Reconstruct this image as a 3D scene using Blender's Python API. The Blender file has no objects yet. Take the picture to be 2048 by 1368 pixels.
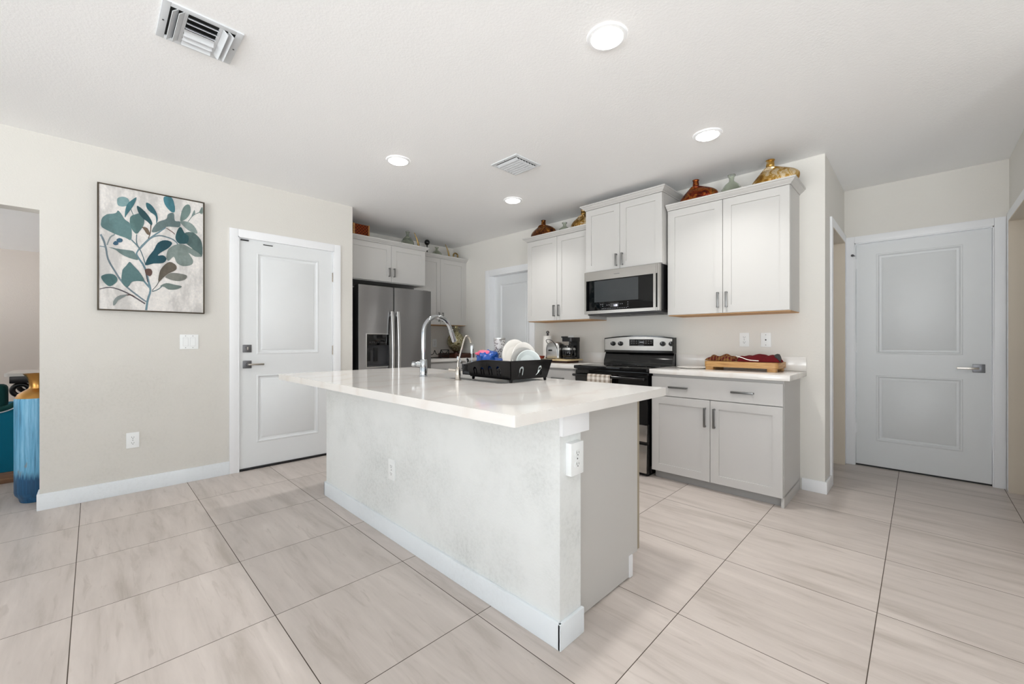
import bpy, bmesh, math, random
from mathutils import Vector, Matrix, noise as mnoise
from mathutils.geometry import tessellate_polygon

random.seed(7)
SC = bpy.context.scene
COL = SC.collection

# ------------------------------------------------------------------ camera
EYE = 1.1604                      # camera height
YAW = 0.7786                      # camera looks between +Y (range wall) and -X (painting wall)
cam_data = bpy.data.cameras.new('camera')
cam_data.sensor_width = 36.0
cam_data.lens = 36.0 * 826.0 / 2048.0
cam_data.shift_y = -1.9 / 2048.0
cam_data.clip_start = 0.02
cam = bpy.data.objects.new('camera', cam_data)
cam.location = (0, 0, EYE)
cam.rotation_euler = (math.radians(90), 0, YAW)
COL.objects.link(cam)
SC.camera = cam

# ------------------------------------------------------------------ world, daylight, exposure
CEIL = 2.585
world = bpy.data.worlds.new('outdoor_gradient')
SC.world = world
world.use_nodes = True
_wt = world.node_tree
_bg = _wt.nodes['Background']
_wc = _wt.nodes.new('ShaderNodeTexCoord')
_ws = _wt.nodes.new('ShaderNodeSeparateXYZ')
_wr = _wt.nodes.new('ShaderNodeValToRGB')
_wt.links.new(_wc.outputs['Generated'], _ws.inputs[0])
_wm = _wt.nodes.new('ShaderNodeMapRange')
_wm.inputs['From Min'].default_value = -1.0
_wt.links.new(_ws.outputs['Z'], _wm.inputs['Value'])
_wt.links.new(_wm.outputs[0], _wr.inputs['Fac'])
# invented outdoors: bright below the horizon to lift the ceiling, dimmed above
_el = _wr.color_ramp.elements
_el[0].position, _el[0].color = 0.46, (0.928, 0.973, 1.0, 1)
_el[1].position, _el[1].color = 0.54, (0.135, 0.155, 0.172, 1)
_wt.links.new(_wr.outputs['Color'], _bg.inputs['Color'])
_bg.inputs['Strength'].default_value = 8.7

def window_light(name, loc, rot, sx, sy, energy=0, color=(1, 1, 1), portal=True):
    l = bpy.data.lights.new(name, 'AREA')
    l.shape = 'RECTANGLE'
    l.size, l.size_y = sx, sy
    l.energy = energy
    l.color = color
    l.cycles.is_portal = portal
    o = bpy.data.objects.new(name, l)
    o.location = loc
    o.rotation_euler = rot
    COL.objects.link(o)
    return o

# the glazed openings behind the camera (south wall) and an added one in the side room let outdoor light in
SOUTH_Y = -4.3
window_light('daylight_sliding_door', (-1.2, SOUTH_Y - 0.02, 1.12), (math.radians(90), 0, 0), 1.8, 2.2)
window_light('daylight_window', (1.0, SOUTH_Y - 0.02, 1.2), (math.radians(90), 0, 0), 2.2, 2.2)
window_light('added_east_window', (2.32, -0.6, 1.3), (math.radians(90), 0, math.radians(90)), 2.0, 1.8)  # unseen window, added to even out light on the right side

LAMP_W = 4.6                     # each recessed lamp
LAMP_COLOR = (1.0, 0.993, 0.975)

SC.view_settings.view_transform = 'Standard'
SC.view_settings.look = 'None'
SC.view_settings.exposure = 0.44
SC.view_settings.gamma = 1.0
SC.view_settings.use_curve_mapping = False
try:
    SC.cycles.max_bounces = 10
    SC.cycles.diffuse_bounces = 6
    SC.cycles.glossy_bounces = 4
    SC.cycles.transmission_bounces = 8
    SC.cycles.sample_clamp_indirect = 6.0
    SC.cycles.caustics_reflective = False
    SC.cycles.caustics_refractive = False
except Exception:
    pass

# ------------------------------------------------------------------ materials
def hexlin(h):
    h = h.lstrip('#')
    c = [int(h[i:i + 2], 16) / 255 for i in (0, 2, 4)]
    return tuple(x / 12.92 if x <= 0.04045 else ((x + 0.055) / 1.055) ** 2.4 for x in c)

def new_mat(name):
    m = bpy.data.materials.new(name)
    m.use_nodes = True
    nt = m.node_tree
    return m, nt, nt.nodes['Principled BSDF']

def N(nt, typ, **kw):
    n = nt.nodes.new(typ)
    for k, v in kw.items():
        if k in n.inputs:
            n.inputs[k].default_value = v
        else:
            setattr(n, k, v)
    return n

def geo(nt, scale=(1, 1, 1), obj=False):
    tc = nt.nodes.new('ShaderNodeTexCoord') if obj else nt.nodes.new('ShaderNodeNewGeometry')
    mp = nt.nodes.new('ShaderNodeMapping')
    mp.inputs['Scale'].default_value = scale
    nt.links.new(tc.outputs['Object' if obj else 'Position'], mp.inputs['Vector'])
    return mp.outputs['Vector']

def noise_tex(nt, vec, scale, detail=3, rough=0.55):
    n = nt.nodes.new('ShaderNodeTexNoise')
    n.inputs['Scale'].default_value = scale
    n.inputs['Detail'].default_value = detail
    n.inputs['Roughness'].default_value = rough
    nt.links.new(vec, n.inputs['Vector'])
    return n.outputs['Fac']

def ramp(nt, fac, stops):
    r = nt.nodes.new('ShaderNodeValToRGB')
    el = r.color_ramp.elements
    while len(el) < len(stops):
        el.new(0.5)
    for e, (p, c) in zip(el, stops):
        e.position = p
        e.color = (c[0], c[1], c[2], 1) if not isinstance(c, (int, float)) else (c, c, c, 1)
    nt.links.new(fac, r.inputs['Fac'])
    return r.outputs['Color']

def mixc(nt, fac, a, b, mode='MIX'):
    m = nt.nodes.new('ShaderNodeMix')
    m.data_type = 'RGBA'
    m.blend_type = mode
    for i, v in ((0, fac), (6, a), (7, b)):
        sock = m.inputs[i]
        if hasattr(v, 'is_output'):
            nt.links.new(v, sock)
        elif isinstance(v, (int, float)):
            sock.default_value = v if i == 0 else (v, v, v, 1)
        else:
            sock.default_value = (v[0], v[1], v[2], 1)
    return m.outputs[2]

def math_node(nt, op, a, b=None, c=None):
    m = nt.nodes.new('ShaderNodeMath')
    m.operation = op
    for i, v in enumerate((a, b, c)):
        if v is None:
            continue
        if hasattr(v, 'is_output'):
            nt.links.new(v, m.inputs[i])
        else:
            m.inputs[i].default_value = v
    return m.outputs[0]

def bump(nt, bsdf, h, strength=0.2, dist=0.002):
    b = nt.nodes.new('ShaderNodeBump')
    b.inputs['Strength'].default_value = strength
    b.inputs['Distance'].default_value = dist
    nt.links.new(h, b.inputs['Height'])
    nt.links.new(b.outputs['Normal'], bsdf.inputs['Normal'])

def plain(name, col, rough=0.5, metal=0.0, spec=0.5, var=0.03, scale=8.0, bumps=None, coat=0.0):
    """one colour with a little procedural variation"""
    m, nt, b = new_mat(name)
    c = hexlin(col) if isinstance(col, str) else col
    v = geo(nt)
    f = noise_tex(nt, v, scale)
    lo = tuple(x * (1 - var) for x in c)
    hi = tuple(min(1, x * (1 + var)) for x in c)
    nt.links.new(mixc(nt, f, lo, hi), b.inputs['Base Color'])
    b.inputs['Roughness'].default_value = rough
    b.inputs['Metallic'].default_value = metal
    b.inputs['Specular IOR Level'].default_value = spec
    b.inputs['Coat Weight'].default_value = coat
    if bumps:
        s, st, d = bumps
        bump(nt, b, noise_tex(nt, v, s, 2), st, d)
    return m

M = {}

def wall_mat(name, col, stain=0.0, stain_col='8a8c84', tex=1.0, zlo=0.0, zhi=1.2):
    m, nt, b = new_mat(name)
    v = geo(nt)
    c = hexlin(col)
    base = mixc(nt, noise_tex(nt, v, 3.0), tuple(x * .985 for x in c), tuple(min(1, x * 1.015) for x in c))
    if stain > 0:
        big = noise_tex(nt, v, 1.7, 4, .6)
        fine = noise_tex(nt, v, 55.0, 4, .7)
        patch = ramp(nt, big, [(0.42, 0.0), (0.66, 1.0)])
        speck = ramp(nt, fine, [(0.45, 0.0), (0.72, 1.0)])
        k = math_node(nt, 'MULTIPLY', math_node(nt, 'ADD', math_node(nt, 'MULTIPLY', patch, .6), math_node(nt, 'MULTIPLY', math_node(nt, 'MULTIPLY', patch, speck), 1.0)), stain)
        # scuffs are found where people and dishes touch: the lower part of the wall
        sep = nt.nodes.new('ShaderNodeSeparateXYZ')
        nt.links.new(v, sep.inputs[0])
        mr = nt.nodes.new('ShaderNodeMapRange')
        mr.interpolation_type = 'SMOOTHSTEP'
        mr.inputs['From Min'].default_value = zhi
        mr.inputs['From Max'].default_value = zhi - .5
        nt.links.new(sep.outputs['Z'], mr.inputs['Value'])
        k = math_node(nt, 'MULTIPLY', k, mr.outputs[0])
        base = mixc(nt, k, base, hexlin(stain_col))
    nt.links.new(base, b.inputs['Base Color'])
    b.inputs['Roughness'].default_value = 0.75
    b.inputs['Specular IOR Level'].default_value = 0.25
    h1 = noise_tex(nt, v, 90.0, 3, .6)
    bump(nt, b, h1, 0.35 * tex, 0.004)
    return m

M['wall'] = wall_mat('cream_wall_paint', 'e2dfd9')
M['wall_scuffed'] = wall_mat('scuffed_cream_wall_paint', 'd9d6d0', 0.14, 'aaa89c', zhi=1.35)
M['island_wall'] = wall_mat('scuffed_island_paint', 'e8eae9', 0.32, 'a0a49f', zhi=1.5)
M['ceiling'] = wall_mat('knockdown_ceiling_paint', 'fafafa', tex=1.0)
M['side_wall'] = wall_mat('side_room_paint', 'd9d0c8')
M['trim'] = plain('white_trim_paint', 'eff0f2', 0.38, var=.012)
M['trim_scuffed'] = wall_mat('scuffed_white_trim', 'e8edf1', 0.12, 'a9aaa6', tex=0.12, zhi=1.0)
M['jamb'] = wall_mat('beige_jamb_paint', 'd8cdbd', tex=.2)
M['door'] = plain('white_door_paint', 'e2e4e5', 0.4, var=.015)
M['cabinet'] = plain('light_grey_cabinet_paint', 'c5c3c0', 0.42, var=.012, scale=3)
M['cabinet_base'] = plain('grey_base_cabinet_paint', 'c3c1bf', 0.42, var=.015, scale=3)
M['toe'] = plain('grey_plinth_paint', 'a3a2a1', 0.5, var=.02)
M['raw_wood'] = plain('raw_plywood', 'c79c6e', 0.7, var=.1, scale=30)
M['dark_gap'] = plain('dark_gap', '171614', 0.8)

# glossy quartz worktop with soft veins
m, nt, b = new_mat('white_quartz')
v = geo(nt, (1.0, 1.6, 1.0))
warp = nt.nodes.new('ShaderNodeTexWave')
warp.inputs['Scale'].default_value = 1.1
warp.inputs['Distortion'].default_value = 9.0
warp.inputs['Detail'].default_value = 4.0
warp.inputs['Detail Scale'].default_value = 1.4
nt.links.new(v, warp.inputs['Vector'])
cl = ramp(nt, warp.outputs['Fac'], [(0.0, hexlin('e1dbd5')), (0.10, hexlin('e5e1dc')), (0.5, hexlin('e7e4e0'))])
cl = mixc(nt, math_node(nt, 'MULTIPLY', noise_tex(nt, v, 2.2, 4), .4), cl, hexlin('e3ded9'))
nt.links.new(cl, b.inputs['Base Color'])
b.inputs['Roughness'].default_value = 0.09
b.inputs['Specular IOR Level'].default_value = 0.55
M['quartz'] = m

# square porcelain floor tile
TILE, GX, GY = 0.6035, -2.5429, -0.0631
m, nt, b = new_mat('porcelain_floor_tile')
g = nt.nodes.new('ShaderNodeNewGeometry')
sep = nt.nodes.new('ShaderNodeSeparateXYZ')
nt.links.new(g.outputs['Position'], sep.inputs[0])
tx = math_node(nt, 'DIVIDE', math_node(nt, 'SUBTRACT', sep.outputs['X'], GX), TILE)
ty = math_node(nt, 'DIVIDE', math_node(nt, 'SUBTRACT', sep.outputs['Y'], GY), TILE)
fx, fy = math_node(nt, 'FLOOR', tx), math_node(nt, 'FLOOR', ty)
ex = math_node(nt, 'ABSOLUTE', math_node(nt, 'SUBTRACT', math_node(nt, 'FRACT', tx), .5))
ey = math_node(nt, 'ABSOLUTE', math_node(nt, 'SUBTRACT', math_node(nt, 'FRACT', ty), .5))
edge = math_node(nt, 'MAXIMUM', ex, ey)
GROUT = 0.0016 / TILE
grout = math_node(nt, 'GREATER_THAN', edge, .5 - GROUT)
cid = nt.nodes.new('ShaderNodeCombineXYZ')
nt.links.new(fx, cid.inputs[0]); nt.links.new(fy, cid.inputs[1])
wn = nt.nodes.new('ShaderNodeTexWhiteNoise')
wn.noise_dimensions = '2D'
nt.links.new(cid.outputs[0], wn.inputs['Vector'])
off = nt.nodes.new('ShaderNodeVectorMath'); off.operation = 'SCALE'
nt.links.new(wn.outputs['Color'], off.inputs[0]); off.inputs['Scale'].default_value = 13.0
addv = nt.nodes.new('ShaderNodeVectorMath'); addv.operation = 'ADD'
nt.links.new(g.outputs['Position'], addv.inputs[0]); nt.links.new(off.outputs[0], addv.inputs[1])
mp = nt.nodes.new('ShaderNodeMapping')
mp.inputs['Scale'].default_value = (0.55, 4.2, 1.0)
mp.inputs['Rotation'].default_value = (0, 0, 0.06)
nt.links.new(addv.outputs[0], mp.inputs['Vector'])
n1 = nt.nodes.new('ShaderNodeTexNoise')
n1.inputs['Scale'].default_value = 2.6; n1.inputs['Detail'].default_value = 7; n1.inputs['Roughness'].default_value = .62
n1.inputs['Distortion'].default_value = 0.45
nt.links.new(mp.outputs[0], n1.inputs['Vector'])
body = ramp(nt, n1.outputs['Fac'], [(0.28, hexlin('aba198')), (0.46, hexlin('c1b7b0')), (0.62, hexlin('cac0b9')), (0.8, hexlin('d4cbc4'))])
wv = nt.nodes.new('ShaderNodeTexNoise')
wv.inputs['Scale'].default_value = 9.0; wv.inputs['Detail'].default_value = 5; wv.inputs['Distortion'].default_value = 0.6
nt.links.new(mp.outputs[0], wv.inputs['Vector'])
vein = ramp(nt, wv.outputs['Fac'], [(0.30, 1.0), (0.40, 0.0)])
body = mixc(nt, math_node(nt, 'MULTIPLY', vein, .35), body, hexlin('a2978e'))
tint = math_node(nt, 'ADD', math_node(nt, 'MULTIPLY', wn.outputs['Value'], .07), .965)
tn = nt.nodes.new('ShaderNodeCombineColor')
for i in range(3):
    nt.links.new(tint, tn.inputs[i])
body = mixc(nt, 1.0, body, tn.outputs[0], 'MULTIPLY')
col = mixc(nt, grout, body, hexlin('473b31'))
nt.links.new(col, b.inputs['Base Color'])
nt.links.new(math_node(nt, 'ADD', math_node(nt, 'MULTIPLY', grout, .4), math_node(nt, 'ADD', math_node(nt, 'MULTIPLY', n1.outputs['Fac'], .1), .33)), b.inputs['Roughness'])
b.inputs['Specular IOR Level'].default_value = 0.4
bump(nt, b, math_node(nt, 'SUBTRACT', 1.0, grout), .4, .0015)
M['floor'] = m

def brushed(name, col, rough=0.28, axis=2, var=.06, aniso=0.0, arot=0.0):
    m, nt, b = new_mat(name)
    sc = [260, 260, 260]
    sc[axis] = 3
    v = geo(nt, tuple(sc))
    f = noise_tex(nt, v, 1.0, 3)
    c = hexlin(col)
    nt.links.new(mixc(nt, f, tuple(x * (1 - var) for x in c), tuple(min(1, x * (1 + var)) for x in c)), b.inputs['Base Color'])
    b.inputs['Metallic'].default_value = 1.0
    nt.links.new(math_node(nt, 'ADD', math_node(nt, 'MULTIPLY', f, .08), rough - .04), b.inputs['Roughness'])
    b.inputs['Anisotropic'].default_value = aniso
    if aniso:
        tg = nt.nodes.new('ShaderNodeTangent')
        tg.direction_type = 'RADIAL'
        tg.axis = 'Z'
        nt.links.new(tg.outputs[0], b.inputs['Tangent'])
        b.inputs['Anisotropic Rotation'].default_value = arot
    return m

M['steel'] = brushed('brushed_stainless_steel', 'b4b1ad', .25, 0, .015)
M['fridge_steel'] = brushed('dark_brushed_steel', 'a0a0a1', .36, 1, .03, aniso=.93, arot=0.25)
M['fridge_side'] = plain('charcoal_fridge_side', '1c1c1e', .5)
M['handle_steel'] = brushed('satin_handle_steel', 'c9c9c8', .3, 2)
M['pull'] = brushed('graphite_cabinet_pull', '8b8b8a', .33, 2)
M['chrome'] = plain('polished_chrome', 'b3b6b9', .07, 1.0, var=.01)
M['brushed_nickel'] = plain('brushed_nickel', 'b8b1a8', .25, 1.0, var=.04)
M['black_gloss'] = plain('black_enamel', '0a0a0b', .08, var=.02)
M['black_glass'] = plain('black_oven_glass', '050608', .03, spec=.35, var=.02)
M['screen_glass'] = plain('grey_oven_window', '3c3f41', .08, spec=.35, var=.05)
M['black_plastic'] = plain('black_plastic', '101012', .35)
M['charcoal_plastic'] = plain('charcoal_plastic', '3a3a3c', .4)
M['hardware'] = plain('gunmetal_hardware', '77777a', .35, .9)
M['plate'] = plain('white_outlet_plastic', 'eef0f0', .35, var=.01)
M['vent_metal'] = plain('vent_enamel', 'd9dcdf', .45, var=.01)
M['plate_shade'] = plain('rocker_gap_shade', 'cfd0d0', .4, var=.01)  # grey tone paints the shade round the switch rockers
M['edge_tan'] = plain('tan_edge_tape', '9d927f', .6, var=.08)
M['ink'] = plain('dark_slot', '2a2a2a', .6)
M['print'] = plain('pale_grey_print', 'b9bcc2', .5)
M['ceramic'] = plain('white_glazed_ceramic', 'ece9e4', .15, var=.01)
M['ceramic_grey'] = plain('grey_glazed_ceramic', 'a9a7a4', .2, var=.02)
M['ceramic_blue'] = plain('pale_blue_glazed_ceramic', 'd9e0df', .15, var=.02)
M['red_glaze'] = plain('brick_red_glaze', '7d2a1e', .25, var=.08)
M['rack'] = plain('black_rack_plastic', '050406', .25, spec=.22)
M['iron'] = plain('black_wrought_iron', '0e0d0c', .5, .3)
M['paper'] = plain('white_paper_towel', 'f2efea', .9, var=.01, bumps=(160, .3, .002))
M['bronze'] = plain('dark_bronze_frame', '4a4034', .45, .5)
M['bag_blue'] = plain('crinkled_blue_plastic', '0f4a9c', .2, var=.35, scale=30, bumps=(35, .6, .01))
M['bag_pink'] = plain('crinkled_pink_plastic', 'e0607e', .3, var=.25, scale=30, bumps=(35, .6, .01))
M['chair_wood'] = plain('dark_carved_wood', '1d100b', .35, var=.3, scale=20)
M['copper_trim'] = plain('brass_gold', 'b98a4c', .28, .9, var=.1)
M['silver_brass'] = plain('antique_gilt', '9a8050', .3, .8, var=.3, scale=25)

def glass_mat(name, col, rough=.02, thin=True, ior=1.45):
    m, nt, b = new_mat(name)
    b.inputs['Base Color'].default_value = (*hexlin(col), 1)
    b.inputs['Roughness'].default_value = rough
    b.inputs['Transmission Weight'].default_value = 1.0
    b.inputs['IOR'].default_value = ior
    v = geo(nt)
    bump(nt, b, noise_tex(nt, v, 60), .05, .002)
    return m

M['glass'] = glass_mat('smoky_green_glass', 'dfe4db', .02, ior=1.15)
M['cut_glass'] = glass_mat('patterned_silver_glass', 'e4e2de', .15, ior=1.25)
nt = M['cut_glass'].node_tree
vv = nt.nodes.new('ShaderNodeTexVoronoi'); vv.inputs['Scale'].default_value = 70
gv = nt.nodes.new('ShaderNodeNewGeometry')
nt.links.new(gv.outputs['Position'], vv.inputs['Vector'])
nt.links.new(ramp(nt, vv.outputs['Distance'], [(0.25, hexlin('8b8684')), (0.5, hexlin('f4f2f0'))]), nt.nodes['Principled BSDF'].inputs['Base Color'])
nt.nodes['Principled BSDF'].inputs['Transmission Weight'].default_value = .45

def patina(name, cols, rough=.28, metal=.75, scale=14):
    m, nt, b = new_mat(name)
    v = geo(nt)
    d = nt.nodes.new('ShaderNodeTexNoise')
    d.inputs['Scale'].default_value = scale
    d.inputs['Detail'].default_value = 6
    d.inputs['Roughness'].default_value = .65
    d.inputs['Distortion'].default_value = 1.2
    nt.links.new(v, d.inputs['Vector'])
    k = len(cols)
    c = ramp(nt, d.outputs['Fac'], [(0.3 + .42 * i / (k - 1), hexlin(x)) for i, x in enumerate(cols)])
    nt.links.new(c, b.inputs['Base Color'])
    b.inputs['Metallic'].default_value = metal
    b.inputs['Roughness'].default_value = rough
    bump(nt, b, noise_tex(nt, v, 90), .15, .002)
    return m

M['vase_copper'] = patina('copper_leaf_patina', ['1f0a06', '4a160c', '7a2a12', 'a8642a', '3a1408', 'c99a4a'])
M['vase_brown'] = patina('bronze_leaf_patina', ['1a0b05', '3c1d0a', '6b3b14', '9c6a2c', 'b98a48'])
M['vase_gold'] = patina('gold_leaf_patina', ['5a3510', '9a6c24', 'c79f52', 'e9dcc0', 'b4873a'])
M['vase_gold_dark'] = patina('cracked_gold_patina', ['2a1a08', '7a5520', 'b58d45', 'e4d6b8', '4a3212'], scale=20)

def streaks(name, cols, scale=(60, 60, 3), rough=.4, metal=0.0):
    m, nt, b = new_mat(name)
    v = geo(nt, scale)
    f = noise_tex(nt, v, 1.0, 4, .6)
    k = len(cols)
    nt.links.new(ramp(nt, f, [(0.28 + .44 * i / (k - 1), hexlin(x)) for i, x in enumerate(cols)]), b.inputs['Base Color'])
    b.inputs['Roughness'].default_value = rough
    b.inputs['Metallic'].default_value = metal
    return m

M['board_wood'] = streaks('striped_bamboo', ['84592f', 'a87a47', 'c09760', '98703f'], (6, 12, 120), .45)
M['tray_wood'] = streaks('light_tray_wood', ['b59a70', 'd6c298', 'c4a878'], (8, 60, 60), .5)
M['dark_wood'] = streaks('dark_tray_wood', ['2a130b', '4a2212', '3a180d'], (20, 4, 60), .35)
M['sofa_wood'] = streaks('brown_plinth_wood', ['4a3020', '6a4a34', '8a6a4c'], (60, 4, 60), .4)

# floor vase: streaky sky blue, navy at the foot with a ragged border
m, nt, b = new_mat('streaked_blue_glaze')
v = geo(nt, (55, 55, 2.2))
f = noise_tex(nt, v, 1.0, 5, .65)
bl = ramp(nt, f, [(0.3, hexlin('3f6f8f')), (0.45, hexlin('5fa3c8')), (0.6, hexlin('82bddc')), (0.75, hexlin('b9d9e6'))])
nv = ramp(nt, f, [(0.3, hexlin('0f3858')), (0.7, hexlin('245f8a'))])
sep = nt.nodes.new('ShaderNodeSeparateXYZ')
gv = nt.nodes.new('ShaderNodeNewGeometry')
nt.links.new(gv.outputs['Position'], sep.inputs[0])
edge = math_node(nt, 'ADD', sep.outputs['Z'], math_node(nt, 'MULTIPLY', f, -.28))
k = ramp(nt, edge, [(0.04, 1.0), (0.09, 0.0)])
rust = ramp(nt, noise_tex(nt, geo(nt, (14, 14, 5)), 1.0, 3), [(0.68, 0.0), (0.72, 1.0)])
cc = mixc(nt, math_node(nt, 'MULTIPLY', rust, .6), bl, hexlin('8d7b68'))
nt.links.new(mixc(nt, k, cc, nv), b.inputs['Base Color'])
b.inputs['Roughness'].default_value = .35
M['blue_glaze'] = m

def woven(name, a, bcol, scale=500, rough=.85):
    m, nt, b = new_mat(name)
    v = geo(nt)
    ch = nt.nodes.new('ShaderNodeTexChecker')
    ch.inputs['Scale'].default_value = scale
    nt.links.new(v, ch.inputs['Vector'])
    f = noise_tex(nt, v, 14)
    base = mixc(nt, ch.outputs['Fac'], hexlin(a), hexlin(bcol))
    nt.links.new(mixc(nt, math_node(nt, 'MULTIPLY', f, .3), base, tuple(x * .6 for x in hexlin(a))), b.inputs['Base Color'])
    b.inputs['Roughness'].default_value = rough
    b.inputs['Specular IOR Level'].default_value = .2
    return m

M['teal_fabric'] = woven('teal_upholstery', '036a84', '04566f', 240)
M['green_fabric'] = woven('dark_green_upholstery', '15423f', '0d3533', 240)
M['red_cloth'] = woven('dark_red_quilted_cloth', '6e1219', '450a0f', 300)
M['basket'] = woven('red_brown_woven_cane', '8a3c12', '4a1a08', 55, .5)

# gingham cloths
def gingham(name, base, line, scale, axes=(0, 2), dark=None):
    m, nt, b = new_mat(name)
    g = nt.nodes.new('ShaderNodeNewGeometry')
    s = nt.nodes.new('ShaderNodeSeparateXYZ')
    nt.links.new(g.outputs['Position'], s.inputs[0])
    fs = []
    for ax in axes:
        t = math_node(nt, 'FRACT', math_node(nt, 'MULTIPLY', s.outputs['XYZ'[ax]], scale))
        fs.append(math_node(nt, 'GREATER_THAN', t, .5))
    k = math_node(nt, 'MULTIPLY', math_node(nt, 'ADD', fs[0], fs[1]), .5)
    nt.links.new(mixc(nt, k, hexlin(base), hexlin(line)), b.inputs['Base Color'])
    b.inputs['Roughness'].default_value = .9
    b.inputs['Specular IOR Level'].default_value = .15
    return m

M['gingham'] = gingham('tan_gingham', 'e9e2da', '9c8f82', 21)
M['plaid'] = gingham('red_brown_plaid', '4f1518', '7d5c34', 42, (0, 1))

# foliage / gilt orb on the back counter
M['orb'] = patina('gilt_mosaic', ['23200f', '5a5230', '8d8250', 'd8d2b8', '6a6a3c', 'c9bd90'], .25, .6, 40)

# painted canvas: colour stored per stroke, brushed with noise
m, nt, b = new_mat('painted_canvas')
at = nt.nodes.new('ShaderNodeVertexColor')
at.layer_name = 'paint'
v = geo(nt)
f1 = noise_tex(nt, v, 55, 6, .75)
f2 = noise_tex(nt, geo(nt, (1, 1, .4)), 9, 4, .6)
c = mixc(nt, ramp(nt, f1, [(0.42, 0.0), (0.66, .6)]), at.outputs['Color'], mixc(nt, 1.0, at.outputs['Color'], (1.32, 1.28, 1.24), 'MULTIPLY'))
c = mixc(nt, ramp(nt, f2, [(0.46, 0.0), (0.58, .6)]), c, mixc(nt, 1.0, at.outputs['Color'], (.62, .62, .62), 'MULTIPLY'))
nt.links.new(c, b.inputs['Base Color'])
b.inputs['Roughness'].default_value = .75
bump(nt, b, f1, .2, .002)
M['canvas'] = m

def emit(name, col, strength):
    m, nt, b = new_mat(name)
    b.inputs['Base Color'].default_value = (.9, .9, .9, 1)
    b.inputs['Emission Color'].default_value = (*col, 1)
    b.inputs['Emission Strength'].default_value = strength
    return m

M['lamp_lens'] = emit('lit_lamp_lens', (1.0, .95, .88), 9.0)
M['lcd'] = emit('lit_display_digits', (.75, .78, 1.0), 1.4)

# ------------------------------------------------------------------ mesh builder
class Fr:
    """face frame: origin o, u along the width, Z up, n = u x Z out of the face"""
    def __init__(s, o, u):
        s.o, s.u = Vector(o), Vector(u).normalized()
        s.n = s.u.cross(Vector((0, 0, 1)))
    def P(s, x, z, d=0.0):
        return s.o + s.u * x + Vector((0, 0, z)) + s.n * d

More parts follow.
